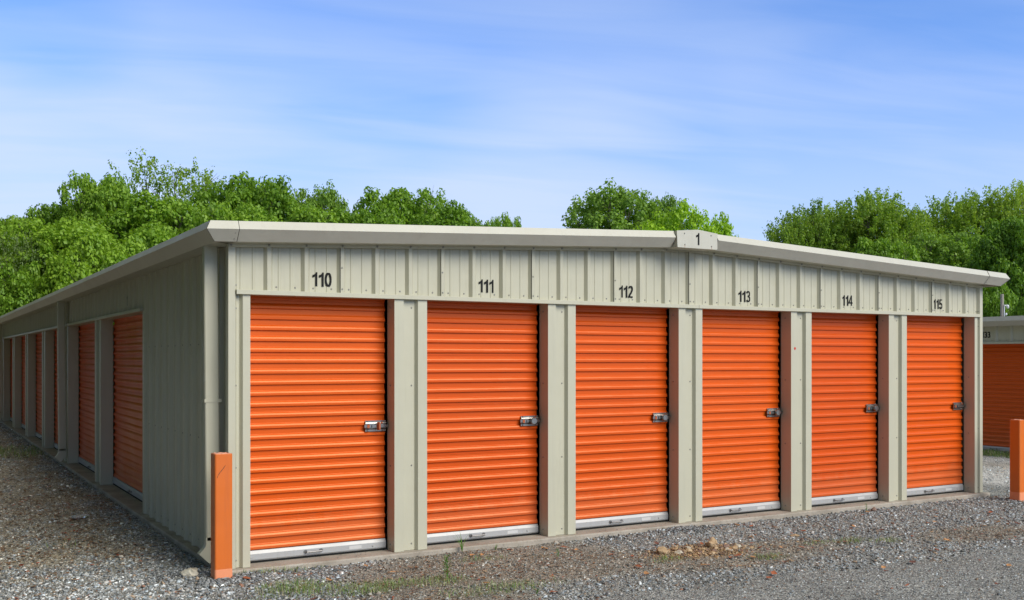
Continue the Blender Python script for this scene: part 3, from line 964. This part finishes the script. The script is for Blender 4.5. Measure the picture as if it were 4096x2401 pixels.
def scattered_leaves(n):
    xs_ = r.uniform(-3.5, 9.5, n); ys_ = r.uniform(-4.5, -.1, n)
    ok = in_view(xs_, ys_) & clear_building(xs_, ys_)
    for a, b in zip(xs_[ok], ys_[ok]):
        m_ = masks(a, b)
        if r.random() > .18+.8*m_[0]: continue
        v = r.random()
        c = np.array([.50, .26, .11]) if v < .4 else np.array([.34, .11, .05]) if v < .75 else np.array([.16, .07, .05])
        scrap(a, b, gz(a, b)+.012, r.uniform(.020, .036), c*r.uniform(.7, 1.2), r, .6)
scattered_leaves(520)
litter(24000, -4, 0, -.3, 6, .008, .026)
litter(16000, -4, 0, 6, 20, .012, .036)
litter(1500, 9.5, 15.5, -2, 6, .012, .03)
lo = bpy.data.objects.new('leaf_litter', np_mesh('leaf_litter', np.array(LV), np.array(LF), M['litter'], np.array(LT))); COL.objects.link(lo)
tag(lo, 'brown dead leaf scraps scattered over the gravel in patches', 'leaf litter', None, 'stuff')
print('litter', len(LF)//6)

# grass -----------------------------------------------------------------
GV = []; GF = []; GT = []
def blade(x, y, z, h, w, c, r, bend=.5):
    a = r.uniform(0, 6.28); dx, dy = math.cos(a), math.sin(a); i = len(GV)
    ln = r.uniform(.1, bend)*h
    for t, ww in ((0, 1), (.5, .8), (.85, .45)):
        ox = dx*ln*t*t; oy = dy*ln*t*t
        GV.append((x+ox-dy*w*ww, y+oy+dx*w*ww, z+h*t)); GV.append((x+ox+dy*w*ww, y+oy-dx*w*ww, z+h*t)); GT.extend([(*c, 1)]*2)
    GV.append((x+dx*ln, y+dy*ln, z+h*.97)); GT.append((*c, 1))
    GF.extend([(i, i+1, i+3), (i, i+3, i+2), (i+2, i+3, i+5), (i+2, i+5, i+4), (i+4, i+5, i+6)])
def grass(n, x0, x1, y0, y1, h0, h1, w=.0016):
    xs_ = r.uniform(x0, x1, n); ys_ = r.uniform(y0, y1, n)
    ok = in_view(xs_, ys_) & clear_building(xs_, ys_)
    for a, b in zip(xs_[ok], ys_[ok]):
        gr = masks(a, b)[3]
        if r.random() > gr*1.1: continue
        v = r.random()
        c = np.array([.16, .27, .055]) if v < .55 else np.array([.28, .31, .13]) if v < .8 else np.array([.42, .37, .22])
        blade(a, b, gz(a, b)-.003, r.uniform(h0, h1)*(.6+.6*gr), w*r.uniform(.7, 1.4), c*r.uniform(.7, 1.25), r, .9)
grass(34000, -1.2, 2.4, -1.6, -.05, .014, .065, .0013)
grass(13000, 2.9, 6.2, -1.9, -1.0, .015, .05)
grass(16000, -3, 0, 1, 15, .03, .09, .003)
grass(9000, 14.5, 15.6, 0, 6, .03, .10, .004)
go = bpy.data.objects.new('grass', np_mesh('grass', np.array(GV), np.array(GF), M['blade'], np.array(GT))); COL.objects.link(go)
tag(go, 'thin green grass tufts growing through the gravel', 'grass', None, 'stuff')
print('blades', len(GF)//5)

# ------------------------------------------------------------------ weeds
def weed_tall(x, y, h, label, seed, leafy=1.0):
    rr = random.Random(seed); z = gz(x, y)-.01
    rt = empty('weed', (x, y, z)); tag(rt, label, 'weed')
    st = MB(); rings = []
    for k in range(6):
        t = k/5; rings.append([(.01*math.sin(t*3)+(.004*(1-t*.6))*math.cos(a), (.004*(1-t*.6))*math.sin(a), h*t) for a in [1.05*q for q in range(6)]])
    st.rings(rings); st.build('stem', M['weed'], rt)
    lf = MB()
    n = int(46*leafy)
    for k in range(n):
        t = .12+.88*k/n; a = k*2.4+rr.uniform(-.3, .3); L = h*.26*(1.1-.55*abs(t-.45))*rr.uniform(.8, 1.15)
        ca, sa = math.cos(a), math.sin(a); zz = h*t; up = .35+.5*t; w = L*.11
        p0 = Vector((ca*.003, sa*.003, zz)); p1 = p0+Vector((ca*L*.55, sa*L*.55, L*up)); p2 = p0+Vector((ca*L, sa*L, L*up*.9))
        s = Vector((-sa*w, ca*w, 0))
        lf.poly([p0, p1-s, p2, p1+s])
    lf.build('foliage', M['weed'], rt); return rt
def weed_grassy(x, y, h, label, seed, n=16):
    rr = np.random.default_rng(seed); z = gz(x, y)
    mb = MB()
    for k in range(n):
        a = rr.uniform(0, 6.28); L = h*rr.uniform(.45, 1); le = L*rr.uniform(.2, .9); dx, dy = math.cos(a), math.sin(a); w = .0028
        q = []
        for t in (0, .35, .7, 1):
            ww = w*(1-t)+.0004
            q.append(((dx*le*t*t-dy*ww, dy*le*t*t+dx*ww, L*(t-.25*t*t)), (dx*le*t*t+dy*ww, dy*le*t*t-dx*ww, L*(t-.25*t*t))))
        for (a0, a1), (b0, b1_) in zip(q, q[1:]): mb.quad(a0, a1, b1_, b0)
    o = mb.build('weed', M['weed'], None); o.location = (x, y, z); tag(o, label, 'weed'); return o
weed_tall(1.38, -1.0, .175, 'tall green leafy weed standing alone on the gravel before door 111', 1)
weed_grassy(1.98, -.10, .26, 'wispy weed growing at the sill of door 111', 2, 14)
weed_grassy(2.3, -.12, .12, 'small wispy weed right of the taller one at the sill of door 111', 3, 10)
weed_tall(2.62, -.62, .075, 'small bright green sprout on the gravel between doors 111 and 112', 4, .6)
weed_tall(6.93, -.16, .085, 'green sprout at the foot of the pier between doors 113 and 114', 5, .5)
weed_grassy(1.72, -1.75, .10, 'low grassy weed near the bottom edge, right of the tall weed', 6, 10)

# ------------------------------------------------------------------ rocks
def rock(x, y, s, flat, col, label, seed, group=None, sink=.25, lumpy=.18):
    import bmesh
    bm = bmesh.new(); bmesh.ops.create_icosphere(bm, subdivisions=3, radius=1)
    sd = Vector((seed*3.7, seed*1.3, seed*.9))
    cuts = [(Vector((random.Random(seed*9+k).uniform(-1, 1), random.Random(seed*5+k).uniform(-1, 1), random.Random(seed*7+k).uniform(-.6, 1))).normalized(), random.Random(seed+k).uniform(.55, .85)) for k in range(8)]
    for v in bm.verts:
        p = v.co.copy()
        for nrm, d in cuts:
            e = p.dot(nrm)-d
            if e > 0: p -= nrm*e
        p *= 1+lumpy*mnoise.fractal(p*1.6+sd, 1, 2, 4)
        v.co = Vector((p.x*s*1.15, p.y*s*.85, p.z*s*flat))
    me = bpy.data.meshes.new('rock'); bm.to_mesh(me); bm.free()
    me.materials.append(col)
    o = bpy.data.objects.new('rock', me); COL.objects.link(o)
    o.location = (x, y, gz(x, y)+s*flat*(1-sink*2)*.8); o.rotation_euler = (0, 0, seed*1.7)
    tag(o, label, 'rock', group); return o
def rockm(name, a, b):
    m, nt, bs = new_mat(name); v = coords(nt); n = noise(nt, v, 9, 7, .7); n2 = noise(nt, v, 60, 4, .6)
    c = ramp(nt, n, [(.35, a), (.65, b)]); nt.links.new(c, bs.inputs['Base Color']); bs.inputs['Roughness'].default_value = .85
    bump(nt, bs, n2, .5, .006); return m
RT = rockm('tan_rock', (.30, .19, .09), (.55, .42, .26)); RW_ = rockm('pale_rock', (.36, .31, .22), (.66, .62, .50)); RB = rockm('brown_rock', (.14, .09, .07), (.30, .20, .15))
rock(-.285, .05, .072, .62, RW_, 'pale cream rock beside the downspout foot at the near corner', 3, None, .15, .3)
rock(3.40, -1.06, .055, .78, RT, 'rounded tan rock at the left end of the stone heap', 5, None, .15)
rock(3.98, -1.02, .058, .85, RT, 'largest tan angular rock at the top of the stone heap', 8, None, .1, .3)
rk = [(3.52, -1.12, .034, RW_), (3.60, -.98, .036, RT), (3.66, -1.08, .030, RT), (3.74, -.98, .033, RW_), (3.80, -1.10, .030, RT), (3.86, -1.18, .028, RB), (3.93, -1.12, .032, RT), (4.05, -1.10, .030, RB),
      (4.12, -1.16, .034, RT), (4.20, -1.12, .030, RW_), (4.15, -1.02, .026, RB), (4.0, -1.22, .036, RW_), (3.7, -1.18, .026, RB), (3.58, -1.05, .026, RB), (3.48, -.99, .03, RT), (4.28, -1.20, .024, RT), (3.9, -.95, .024, RB), (3.78, -1.25, .026, RT)]
nm = {RT.name: 'small tan rock lying in the stone heap', RW_.name: 'small pale rock lying in the stone heap', RB.name: 'small brown rock lying in the stone heap'}
gm = {RT.name: 'small tan rocks of the heap', RW_.name: 'small pale rocks of the heap', RB.name: 'small brown rocks of the heap'}
for i, (x, y, s, m_) in enumerate(rk): rock(x, y, s, .6, m_, nm[m_.name], 20+i, gm[m_.name], .2, .25)
rock(5.05, -.95, .040, .4, RT, 'flat tan rock lying alone right of the stone heap', 51, None, .1)
rock(6.98, -.22, .036, .7, RB, 'dark red-brown lump at the foot of the pier left of door 114', 52, None, .1)
# crumpled clear bottle on the left strip
bm_ = MB(); ring_ = []
for t, rad in ((0, .022), (.02, .030), (.07, .026), (.11, .031), (.15, .024), (.17, .012), (.19, .012)):
    ring_.append([(t, rad*math.cos(a)*(1+.25*math.sin(a*3+t*40)), .03+rad*.8*math.sin(a)) for a in [2*math.pi*k/14 for k in range(14)]])
bm_.rings(ring_)
gm_, gnt, gbs = new_mat('clear_plastic'); gbs.inputs['Base Color'].default_value = (.85, .88, .88, 1); gbs.inputs['Transmission Weight'].default_value = .75; gbs.inputs['Roughness'].default_value = .12
bo = bm_.build('plastic_bottle', gm_, None, True); bo.location = (-.66, 3.60, gz(-.66, 3.6)); bo.rotation_euler = (0, 0, .4)
tag(bo, 'crushed clear plastic bottle lying on the shaded left strip', 'bottle')

# ------------------------------------------------------------------ trees
def leaf_cloud(tufts, per, lsize, spread, seed, up=.55, elong=1.0, dirs=None):
    """leaves in rosettes round each tuft centre; returns verts (n*4,3) and quad faces"""
    r = np.random.default_rng(seed); n = len(tufts)*per
    c = np.repeat(tufts, per, 0)
    d = r.normal(size=(n, 3)); d /= np.linalg.norm(d, axis=1)[:, None]
    rad = spread*np.cbrt(r.uniform(.15, 1, n))[:, None]
    sc3 = np.array([1, 1, .75])
    pos = c + d*rad*sc3
    if dirs is not None:
        dd = np.repeat(dirs, per, 0); pos = c + d*rad*.45 + dd*(r.uniform(-1, 1, n)[:, None]*spread*elong)
    nrm = d*.8 + np.array([0, 0, up]) + r.normal(0, .35, (n, 3)); nrm /= np.linalg.norm(nrm, axis=1)[:, None]
    t = np.cross(nrm, r.normal(size=(n, 3))); t /= np.linalg.norm(t, axis=1)[:, None]
    b = np.cross(nrm, t)
    s = lsize*r.uniform(.6, 1.25, n)[:, None]
    v = np.stack([pos-t*s*.55, pos-b*s*.42+nrm*s*.10, pos+t*s*.6-nrm*s*.12, pos+b*s*.42+nrm*s*.10], 1).reshape(-1, 3)
    f = np.arange(n*4).reshape(-1, 4)
    return v, f
def tube(mb, pts, rads, n=6):
    rings = []
    for i, p in enumerate(pts):
        p = Vector(p); d = (Vector(pts[min(i+1, len(pts)-1)])-Vector(pts[max(i-1, 0)])).normalized()
        t = d.orthogonal().normalized(); b = d.cross(t)
        rings.append([p+(t*math.cos(a)+b*math.sin(a))*rads[i] for a in [2*math.pi*k/n for k in range(n)]])
    mb.rings(rings)
def make_tree(seed, H=10.0, RAD=3.6, base=1.8, nl=22, tufts=85, per=26, lsize=.18, spread=.30, lobe=(1.0, 1.7), gap=0.0, mat='maple', spray=False, twig=True):
    r = np.random.default_rng(seed); rp = random.Random(seed)
    crown_h = (H-base)/2; cz = base+crown_h
    lob = []
    for k in range(nl):
        # Fibonacci-like spread over the crown with jitter
        t = (k+.5)/nl; ph = math.acos(1-1.75*t); th = k*2.399+rp.uniform(-.5, .5)
        R0 = rp.uniform(.62, .86)
        x = RAD*R0*math.sin(ph)*math.cos(th); y = RAD*R0*math.sin(ph)*math.sin(th); z = cz+crown_h*R0*math.cos(ph)
        lr = rp.uniform(*lobe)*(.8 if t < .15 else 1)
        lob.append((Vector((x, y, z)), lr))
    T = []; D = []
    for c, lr in lob:
        m = int(tufts*lr*lr/1.8*rp.uniform(.7, 1.2))
        d = r.normal(size=(m*2, 3)); d /= np.linalg.norm(d, axis=1)[:, None]
        d = d[(d[:, 2] > -.55)][:m]
        rr = lr*r.uniform(.72, 1.10, len(d))[:, None]
        p = np.array(c)+d*rr*np.array([1, 1, .8])
        # skip tufts deep inside other lobes
        ok = np.ones(len(p), bool)
        for c2, l2 in lob:
            if c2 is c: continue
            dd = (p-np.array(c2))/(l2*np.array([1, 1, .8])); ok &= (np.linalg.norm(dd, axis=1) > .62) | (r.random(len(p)) < .12)
        ok &= r.random(len(p)) > gap
        T.append(p[ok]); D.append(d[ok])
    # sparse interior fill
    m = int(nl*tufts*.11); d = r.normal(size=(m, 3)); d /= np.linalg.norm(d, axis=1)[:, None]
    T.append(np.array([0, 0, cz])+d*np.array([RAD, RAD, crown_h])*(r.uniform(.2, .75, m)[:, None])); D.append(d)
    T = np.concatenate(T); D = np.concatenate(D)
    if spray:
        D2 = D + np.array([0, 0, .5]) + r.normal(0, .35, D.shape); D2 /= np.linalg.norm(D2, axis=1)[:, None]
        v, f = leaf_cloud(T, per, lsize, spread, seed+1, .4, 1.5, D2)
    else: v, f = leaf_cloud(T, per, lsize, spread, seed+1)
    crown = np_mesh('crown', v, f, M[mat])
    mb = MB()
    tr = H*.018
    top = cz+crown_h*.4
    tpts = [(0, 0, -.3), (.05, .02, base*.6), (.12*rp.uniform(-1, 1), .1*rp.uniform(-1, 1), base+1), (.3*rp.uniform(-1, 1), .3*rp.uniform(-1, 1), top)]
    tube(mb, tpts, [tr*1.5, tr*1.1, tr*.9, tr*.25], 8)
    for c, lr in lob:
        t0 = rp.uniform(.35, .9); z0 = base*.7+(top-base*.7)*t0*.8
        z0 = min(z0, c.z-.3); s = Vector((0, 0, max(base*.6, z0)))
        mid = s.lerp(c, .55)+Vector((rp.uniform(-.2, .2), rp.uniform(-.2, .2), .25))
        tube(mb, [s, mid, c], [tr*.4, tr*.24, tr*.08], 5)
        for _ in range(5):
            e = c+Vector((rp.gauss(0, 1), rp.gauss(0, 1), rp.gauss(.3, .8))).normalized()*lr*.95
            tube(mb, [mid.lerp(c, .6), c.lerp(e, .5), e], [tr*.1, tr*.07, tr*.03], 3)
    tm = bpy.data.meshes.new('trunk'); tm.from_pydata(mb.v, [], mb.f); tm.materials.append(M['bark']); tm.update()
    return crown, tm, H, RAD
MAPLE = [make_tree(31, lsize=.18, spread=.36), make_tree(32, H=9.4, RAD=3.9, lsize=.18, spread=.35, nl=26)]
DARK = [make_tree(41, mat='dkleaf', lsize=.15, spread=.34, nl=30, per=30, tufts=75, lobe=(.8, 1.4))]
SPARSE = make_tree(51, mat='fine', lsize=.12, spread=.34, per=30, tufts=40, nl=30, lobe=(.7, 1.2), gap=.2, spray=True)
FINE = [make_tree(61, mat='fine', lsize=.12, spread=.32, per=40, tufts=90, nl=28, lobe=(.8, 1.5), spray=True), make_tree(62, mat='fine', lsize=.12, spread=.32, per=40, tufts=80, nl=28, spray=True, gap=.05)]
LIME = make_tree(71, H=8, mat='lime', lsize=.16, spread=.34, nl=24, lobe=(.8, 1.3), tufts=85)
SHRUB = make_tree(81, H=6, RAD=3.2, base=.3, mat='maple', lsize=.17, spread=.34, nl=26, lobe=(.8, 1.4), tufts=85)
DUST = make_tree(82, H=5, RAD=2.6, base=.2, mat='dusty', lsize=.08, spread=.28, nl=20, lobe=(.7, 1.1), tufts=50, per=30, spray=True)

def put_tree(spec, u, top, d, wid, label, name='tree', seed=0, group='trees behind the storage building', bot=None):
    """u, top: centre column and top row in a 2520 px wide view, d: distance in metres, wid: crown width in px"""
    crown, tm, H, RAD = spec
    f = F*2520/4096; hz = 1432.7*2520/4096
    rt_ = (u-1260)/f*d
    x = CX+rt_*CS+d*SN; y = CY+d*CS-rt_*SN
    height = CZ+(hz-top)/f*d + .1
    sz = height/H*1.03; sx = (wid*1.12/f*d)/(2*RAD*1.05)
    o = empty(name, (x, y, -.1), seed*1.37); o.scale = (sx, sx, sz)
    tag(o, label, 'tree' if name != 'shrub' else 'shrub', group)
    c = bpy.data.objects.new('crown', crown); COL.objects.link(c); c.parent = o
    t = bpy.data.objects.new('trunk', tm); COL.objects.link(t); t.parent = o
    return o
T = put_tree
T(MAPLE[0], 60, 512, 52, 300, 'bright green maple at the far left above the gutter line', 'maple_tree', 1)
T(MAPLE[0], 140, 480, 51, 190, 'green maple on the slope of the left tree line, under the round topped maple', 'maple_tree', 34)
T(MAPLE[1], 245, 433, 50, 220, 'round topped bright green maple left of the tall feathery tree', 'maple_tree', 2)
T(SPARSE, 450, 380, 56, 330, 'tall feathery sparse tree with sky showing through, highest on the left', 'locust_tree', 3)
T(MAPLE[0], 420, 470, 47, 300, 'green maple below the tall feathery tree', 'maple_tree', 4)
T(MAPLE[1], 640, 436, 51, 270, 'green maple with a pointed top right of the feathery tree', 'maple_tree', 5)
T(DARK[0], 790, 446, 55, 190, 'darker green round tree rising behind the maples over door 110', 'broadleaf_tree', 6)
T(MAPLE[0], 780, 490, 47, 260, 'low bright maple in front of the darker round tree above number 110', 'maple_tree', 7)
T(MAPLE[1], 980, 462, 52, 260, 'green maple behind the roof between numbers 110 and 111', 'maple_tree', 8)
T(MAPLE[0], 1110, 492, 51, 230, 'green maple at the right end of the left tree group', 'maple_tree', 9)
T(MAPLE[0], 1195, 530, 52, 150, 'low maple crown at the tapering right end of the left group', 'maple_tree', 36)
T(MAPLE[1], 1248, 530, 53, 100, 'small maple crown standing a little apart above number 111', 'maple_tree', 10)
T(MAPLE[1], 160, 545, 42, 330, 'nearer bright maple low on the left side above the gutter', 'maple_tree', 11)
T(SHRUB, 250, 590, 38.5, 250, 'bushy bright green tree just above the left gutter', 'young_maple', 12)
T(SHRUB, 60, 655, 38.5, 190, 'low dark green bush at the left edge above the gutter', 'shrub', 13)
T(DUST, 55, 590, 39.5, 190, 'dull grey-green fine leaved bush at the left edge', 'shrub', 14)
T(SHRUB, 420, 560, 44, 260, 'bushy green tree above the bend of the left gutter', 'young_maple', 15)
T(MAPLE[1], 560, 505, 45, 250, 'green maple right above the near roof corner', 'maple_tree', 16)
T(MAPLE[0], 900, 500, 46, 220, 'bright maple above the roof edge right of number 110', 'maple_tree', 17)
T(SHRUB, 700, 560, 43, 300, 'dark low bushy tree just behind the roof right of the near corner', 'young_maple', 18)
# middle
T(DARK[0], 1635, 468, 60, 120, 'narrow dark green tree at the right shoulder of the middle tree', 'broadleaf_tree', 35)
T(DARK[0], 1515, 448, 58, 300, 'dark green spreading tree in the middle of the skyline', 'broadleaf_tree', 19)
T(LIME, 1645, 518, 50, 220, 'bright lime green tree left of the ridge plate', 'lime_tree', 20)
T(LIME, 1755, 541, 52, 160, 'small lime green tree behind the ridge plate', 'lime_tree', 21)
# right
T(FINE[1], 1985, 508, 58, 215, 'fine leaved tree with ragged left edge above number 113', 'elm_tree', 22)
T(FINE[0], 2145, 480, 58, 290, 'fine leaved tree with the highest domed crown above number 114', 'elm_tree', 23)
T(FINE[1], 2060, 520, 62, 200, 'dark fine leaved tree between the two elms above number 114', 'elm_tree', 24)
T(FINE[0], 2255, 522, 60, 170, 'low fine leaved tree in the dip right of the domed elm', 'elm_tree', 25)
T(MAPLE[0], 2175, 572, 47, 170, 'small lime green tree above the rake fascia over number 114', 'lime_tree', 26)
T(FINE[0], 2385, 480, 60, 270, 'tall spiky fine leaved tree above number 115', 'elm_tree', 27)
T(FINE[1], 2530, 462, 58, 220, 'tallest fine leaved tree at the right edge', 'elm_tree', 28)
T(DARK[0], 2330, 560, 52, 260, 'dark broadleaf tree above the right roof corner', 'broadleaf_tree', 29)
T(MAPLE[1], 2500, 530, 46, 210, 'green maple at the right edge above the farther building', 'maple_tree', 30)
T(DARK[0], 2450, 590, 50, 220, 'deep green tree behind the utility pole', 'broadleaf_tree', 31)
T(SHRUB, 2440, 690, 42, 120, 'low bright bush behind the right corner, left of the utility pole', 'shrub', 32)
T(SHRUB, 2540, 715, 40, 100, 'low bright bush at the right edge above the farther roof', 'shrub', 33)
# unseen trees added left of the drive to keep the left wall in shade
shade_trees = [(-7.7+.4*math.sin(k*2.1), -7.0+3.2*k, 1.15) for k in range(20)] + [(-11.5, -13+4.2*k, 1.35) for k in range(19)]
for i, (x, y, s) in enumerate(shade_trees):
    spec = (MAPLE[0], DARK[0], SHRUB)[i % 3]
    o = empty(('maple_tree', 'broadleaf_tree', 'young_maple')[i % 3], (x, y, -.1), i*1.1); k = 1.0 if spec is not SHRUB else 1.5
    o.scale = (s*1.1, s*1.1, s*k*1.25)
    tag(o, 'leafy tree added outside the view to shade the left wall', 'tree', 'added trees out of view that shade the left wall')
    c = bpy.data.objects.new('crown', spec[0]); COL.objects.link(c); c.parent = o
    t = bpy.data.objects.new('trunk', spec[1]); COL.objects.link(t); t.parent = o

# ------------------------------------------------------------------ utility pole
f = F*2520/4096; hz = 1432.7*2520/4096
d = 38.0; rt_ = (2466-1260)/f*d
pole = empty('utility_pole', (CX+rt_*CS+d*SN, CY+d*CS-rt_*SN, -.1), -YAW)
tag(pole, 'short weathered wooden pole with two white floodlights beyond the farther roof', 'pole')
ph = CZ+(hz-724)/f*d+.1
mb = MB(); tube(mb, [(0, 0, 0), (.005, 0, ph*.5), (0, 0, ph)], [.075, .068, .058], 12); mb.build('post', M['wood'], pole)
mb = MB(); tube(mb, [(.045, -.07, 1.5), (.05, -.07, ph-.45)], [.016, .016], 8); mb.build('conduit', M['lamp'], pole)
mb = MB(); mb.rings([[(.10+.05*q, -.08+rr_*math.cos(a), ph-.42+rr_*math.sin(a)-.03*q) for a in [2*math.pi*k/12 for k in range(12)]] for q, rr_ in ((0, .02), (.5, .03), (1.0, .06), (1.7, .075), (1.8, .06))])
mb.box(.03, .11, -.09, -.07, ph-.44, ph-.40); mb.build('floodlight', M['lamp'], pole, True)
mb = MB(); mb.rings([[(.08+.05*q, -.08+rr_*math.cos(a), ph-.74+rr_*math.sin(a)) for a in [2*math.pi*k/12 for k in range(12)]] for q, rr_ in ((0, .03), (.4, .045), (.8, .05), (1.2, .03))])
mb.build('floodlight', M['lamp'], pole, True)

# ------------------------------------------------------------------ light
SUN_EL, SUN_AZ = 37.0, 160.0       # azimuth: clockwise from +Y seen from above
sd = bpy.data.lights.new('sun', 'SUN'); so = bpy.data.objects.new('sun', sd); COL.objects.link(so)
sd.energy = 1.5; sd.angle = R(38); sd.color = (1.0, .94, .84)
az = R(SUN_AZ)
vec = Vector((math.sin(az)*math.cos(R(SUN_EL)), math.cos(az)*math.cos(R(SUN_EL)), math.sin(R(SUN_EL))))
so.rotation_euler = vec.to_track_quat('Z', 'Y').to_euler()
w = bpy.data.worlds.new('World'); sc.world = w; w.use_nodes = True
nt = w.node_tree; bg = nt.nodes['Background']
sky = nt.nodes.new('ShaderNodeTexSky'); sky.sky_type = 'NISHITA'; sky.sun_disc = False
sky.sun_elevation = R(SUN_EL); sky.sun_rotation = R(SUN_AZ); sky.altitude = 200; sky.air_density = 1.0; sky.dust_density = .6; sky.ozone_density = 2.5
tc = nt.nodes.new('ShaderNodeTexCoord')
sep = nt.nodes.new('ShaderNodeSeparateXYZ'); nt.links.new(tc.outputs['Generated'], sep.inputs[0])
def mth(op, a, b=None, clamp=False):
    n = nt.nodes.new('ShaderNodeMath'); n.operation = op; n.use_clamp = clamp
    for i, q in enumerate((a, b)):
        if q is None: continue
        if isinstance(q, (int, float)): n.inputs[i].default_value = q
        else: nt.links.new(q, n.inputs[i])
    return n.outputs[0]
den = mth('ADD', mth('MAXIMUM', sep.outputs[2], 0.0), .10)
px = mth('DIVIDE', sep.outputs[0], den); py = mth('DIVIDE', sep.outputs[1], den)
cmb = nt.nodes.new('ShaderNodeCombineXYZ'); nt.links.new(px, cmb.inputs[0]); nt.links.new(py, cmb.inputs[1])
mp = nt.nodes.new('ShaderNodeMapping'); rt0 = nt.nodes.new('ShaderNodeMapping'); nt.links.new(cmb.outputs[0], rt0.inputs[0]); rt0.inputs['Rotation'].default_value = (0, 0, YAW+R(-14)); nt.links.new(rt0.outputs[0], mp.inputs[0])
mp.inputs['Scale'].default_value = (.30, .62, 1); mp.inputs['Location'].default_value = (1.7, .4, 0)
n1 = noise(nt, mp.outputs[0], 1.0, 4, .5, .35)
mp2 = nt.nodes.new('ShaderNodeMapping'); nt.links.new(rt0.outputs[0], mp2.inputs[0])
mp2.inputs['Scale'].default_value = (.5, 1.9, 1)
n2 = noise(nt, mp2.outputs[0], 2.0, 6, .5, .6)
cl = mth('ADD', mth('MULTIPLY', n1, .72), mth('MULTIPLY', n2, .28))
def patch(u, v, width, amount, prev):
    a = (u-1260)/2551; e = (884-v)/2551
    dv = Vector((a*CS+SN, CS-a*SN, e)).normalized()
    dt = nt.nodes.new('ShaderNodeVectorMath'); dt.operation = 'DOT_PRODUCT'; dt.inputs[1].default_value = dv
    nt.links.new(tc.outputs['Generated'], dt.inputs[0])
    mr = nt.nodes.new('ShaderNodeMapRange'); mr.interpolation_type = 'SMOOTHSTEP'
    nt.links.new(dt.outputs['Value'], mr.inputs[0]); mr.inputs[1].default_value = math.cos(width); mr.inputs[2].default_value = 1
    mr.inputs[3].default_value = 0; mr.inputs[4].default_value = amount
    return mth('ADD', prev, mr.outputs[0])
# banks of thin cirrus, by direction in the sky
cl = patch(1400, 440, .15, .075, cl); cl = patch(150, 220, .22, .075, cl); cl = patch(1150, 130, .24, .05, cl)
cl = patch(2350, 60, .20, -.10, cl); cl = patch(1000, 300, .14, -.02, cl); cl = patch(100, 0, .10, -.08, cl)
cl = ramp(nt, cl, [(.43, (0, 0, 0)), (.53, (.42, .42, .42)), (.65, (.9, .9, .9))])
hzn = ramp(nt, sep.outputs[2], [(0, (.85, .85, .85)), (.15, (.62, .62, .62)), (.25, (.22, .22, .22)), (.36, (.03, .03, .03)), (.55, (0, 0, 0))])
skc = mixcol(nt, sky.outputs[0], (.53, .96, 1.56), 1.0, 'MULTIPLY')
c1 = mixcol(nt, skc, (4.55, 5.4, 7.5), hzn)
lowm = ramp(nt, sep.outputs[2], [(0, (1, 1, 1)), (.22, (1, 1, 1)), (.34, (.45, .45, .45)), (.5, (1, 1, 1))])
c2 = mixcol(nt, c1, (5.1, 5.85, 7.5), mth('MULTIPLY', mth('MULTIPLY', cl, .72), lowm))
# thin white overcast higher up and behind the viewer
high = ramp(nt, sep.outputs[2], [(.38, (0, 0, 0)), (.62, (.85, .85, .85))])
c3 = mixcol(nt, c2, (2.5, 2.45, 2.3), high)
nt.links.new(c3, bg.inputs[0]); bg.inputs[1].default_value = .052

# ------------------------------------------------------------------ render
sc.render.engine = 'CYCLES'
sc.cycles.use_denoising = True
try: sc.cycles.denoiser = 'OPENIMAGEDENOISE'
except Exception: pass
sc.cycles.max_bounces = 6; sc.cycles.diffuse_bounces = 4; sc.cycles.glossy_bounces = 3; sc.cycles.transmission_bounces = 4; sc.cycles.transparent_max_bounces = 4
sc.cycles.caustics_reflective = False; sc.cycles.caustics_refractive = False
sc.view_settings.view_transform = 'Standard'; sc.view_settings.look = 'None'
sc.view_settings.exposure = 1.40; sc.view_settings.gamma = 1
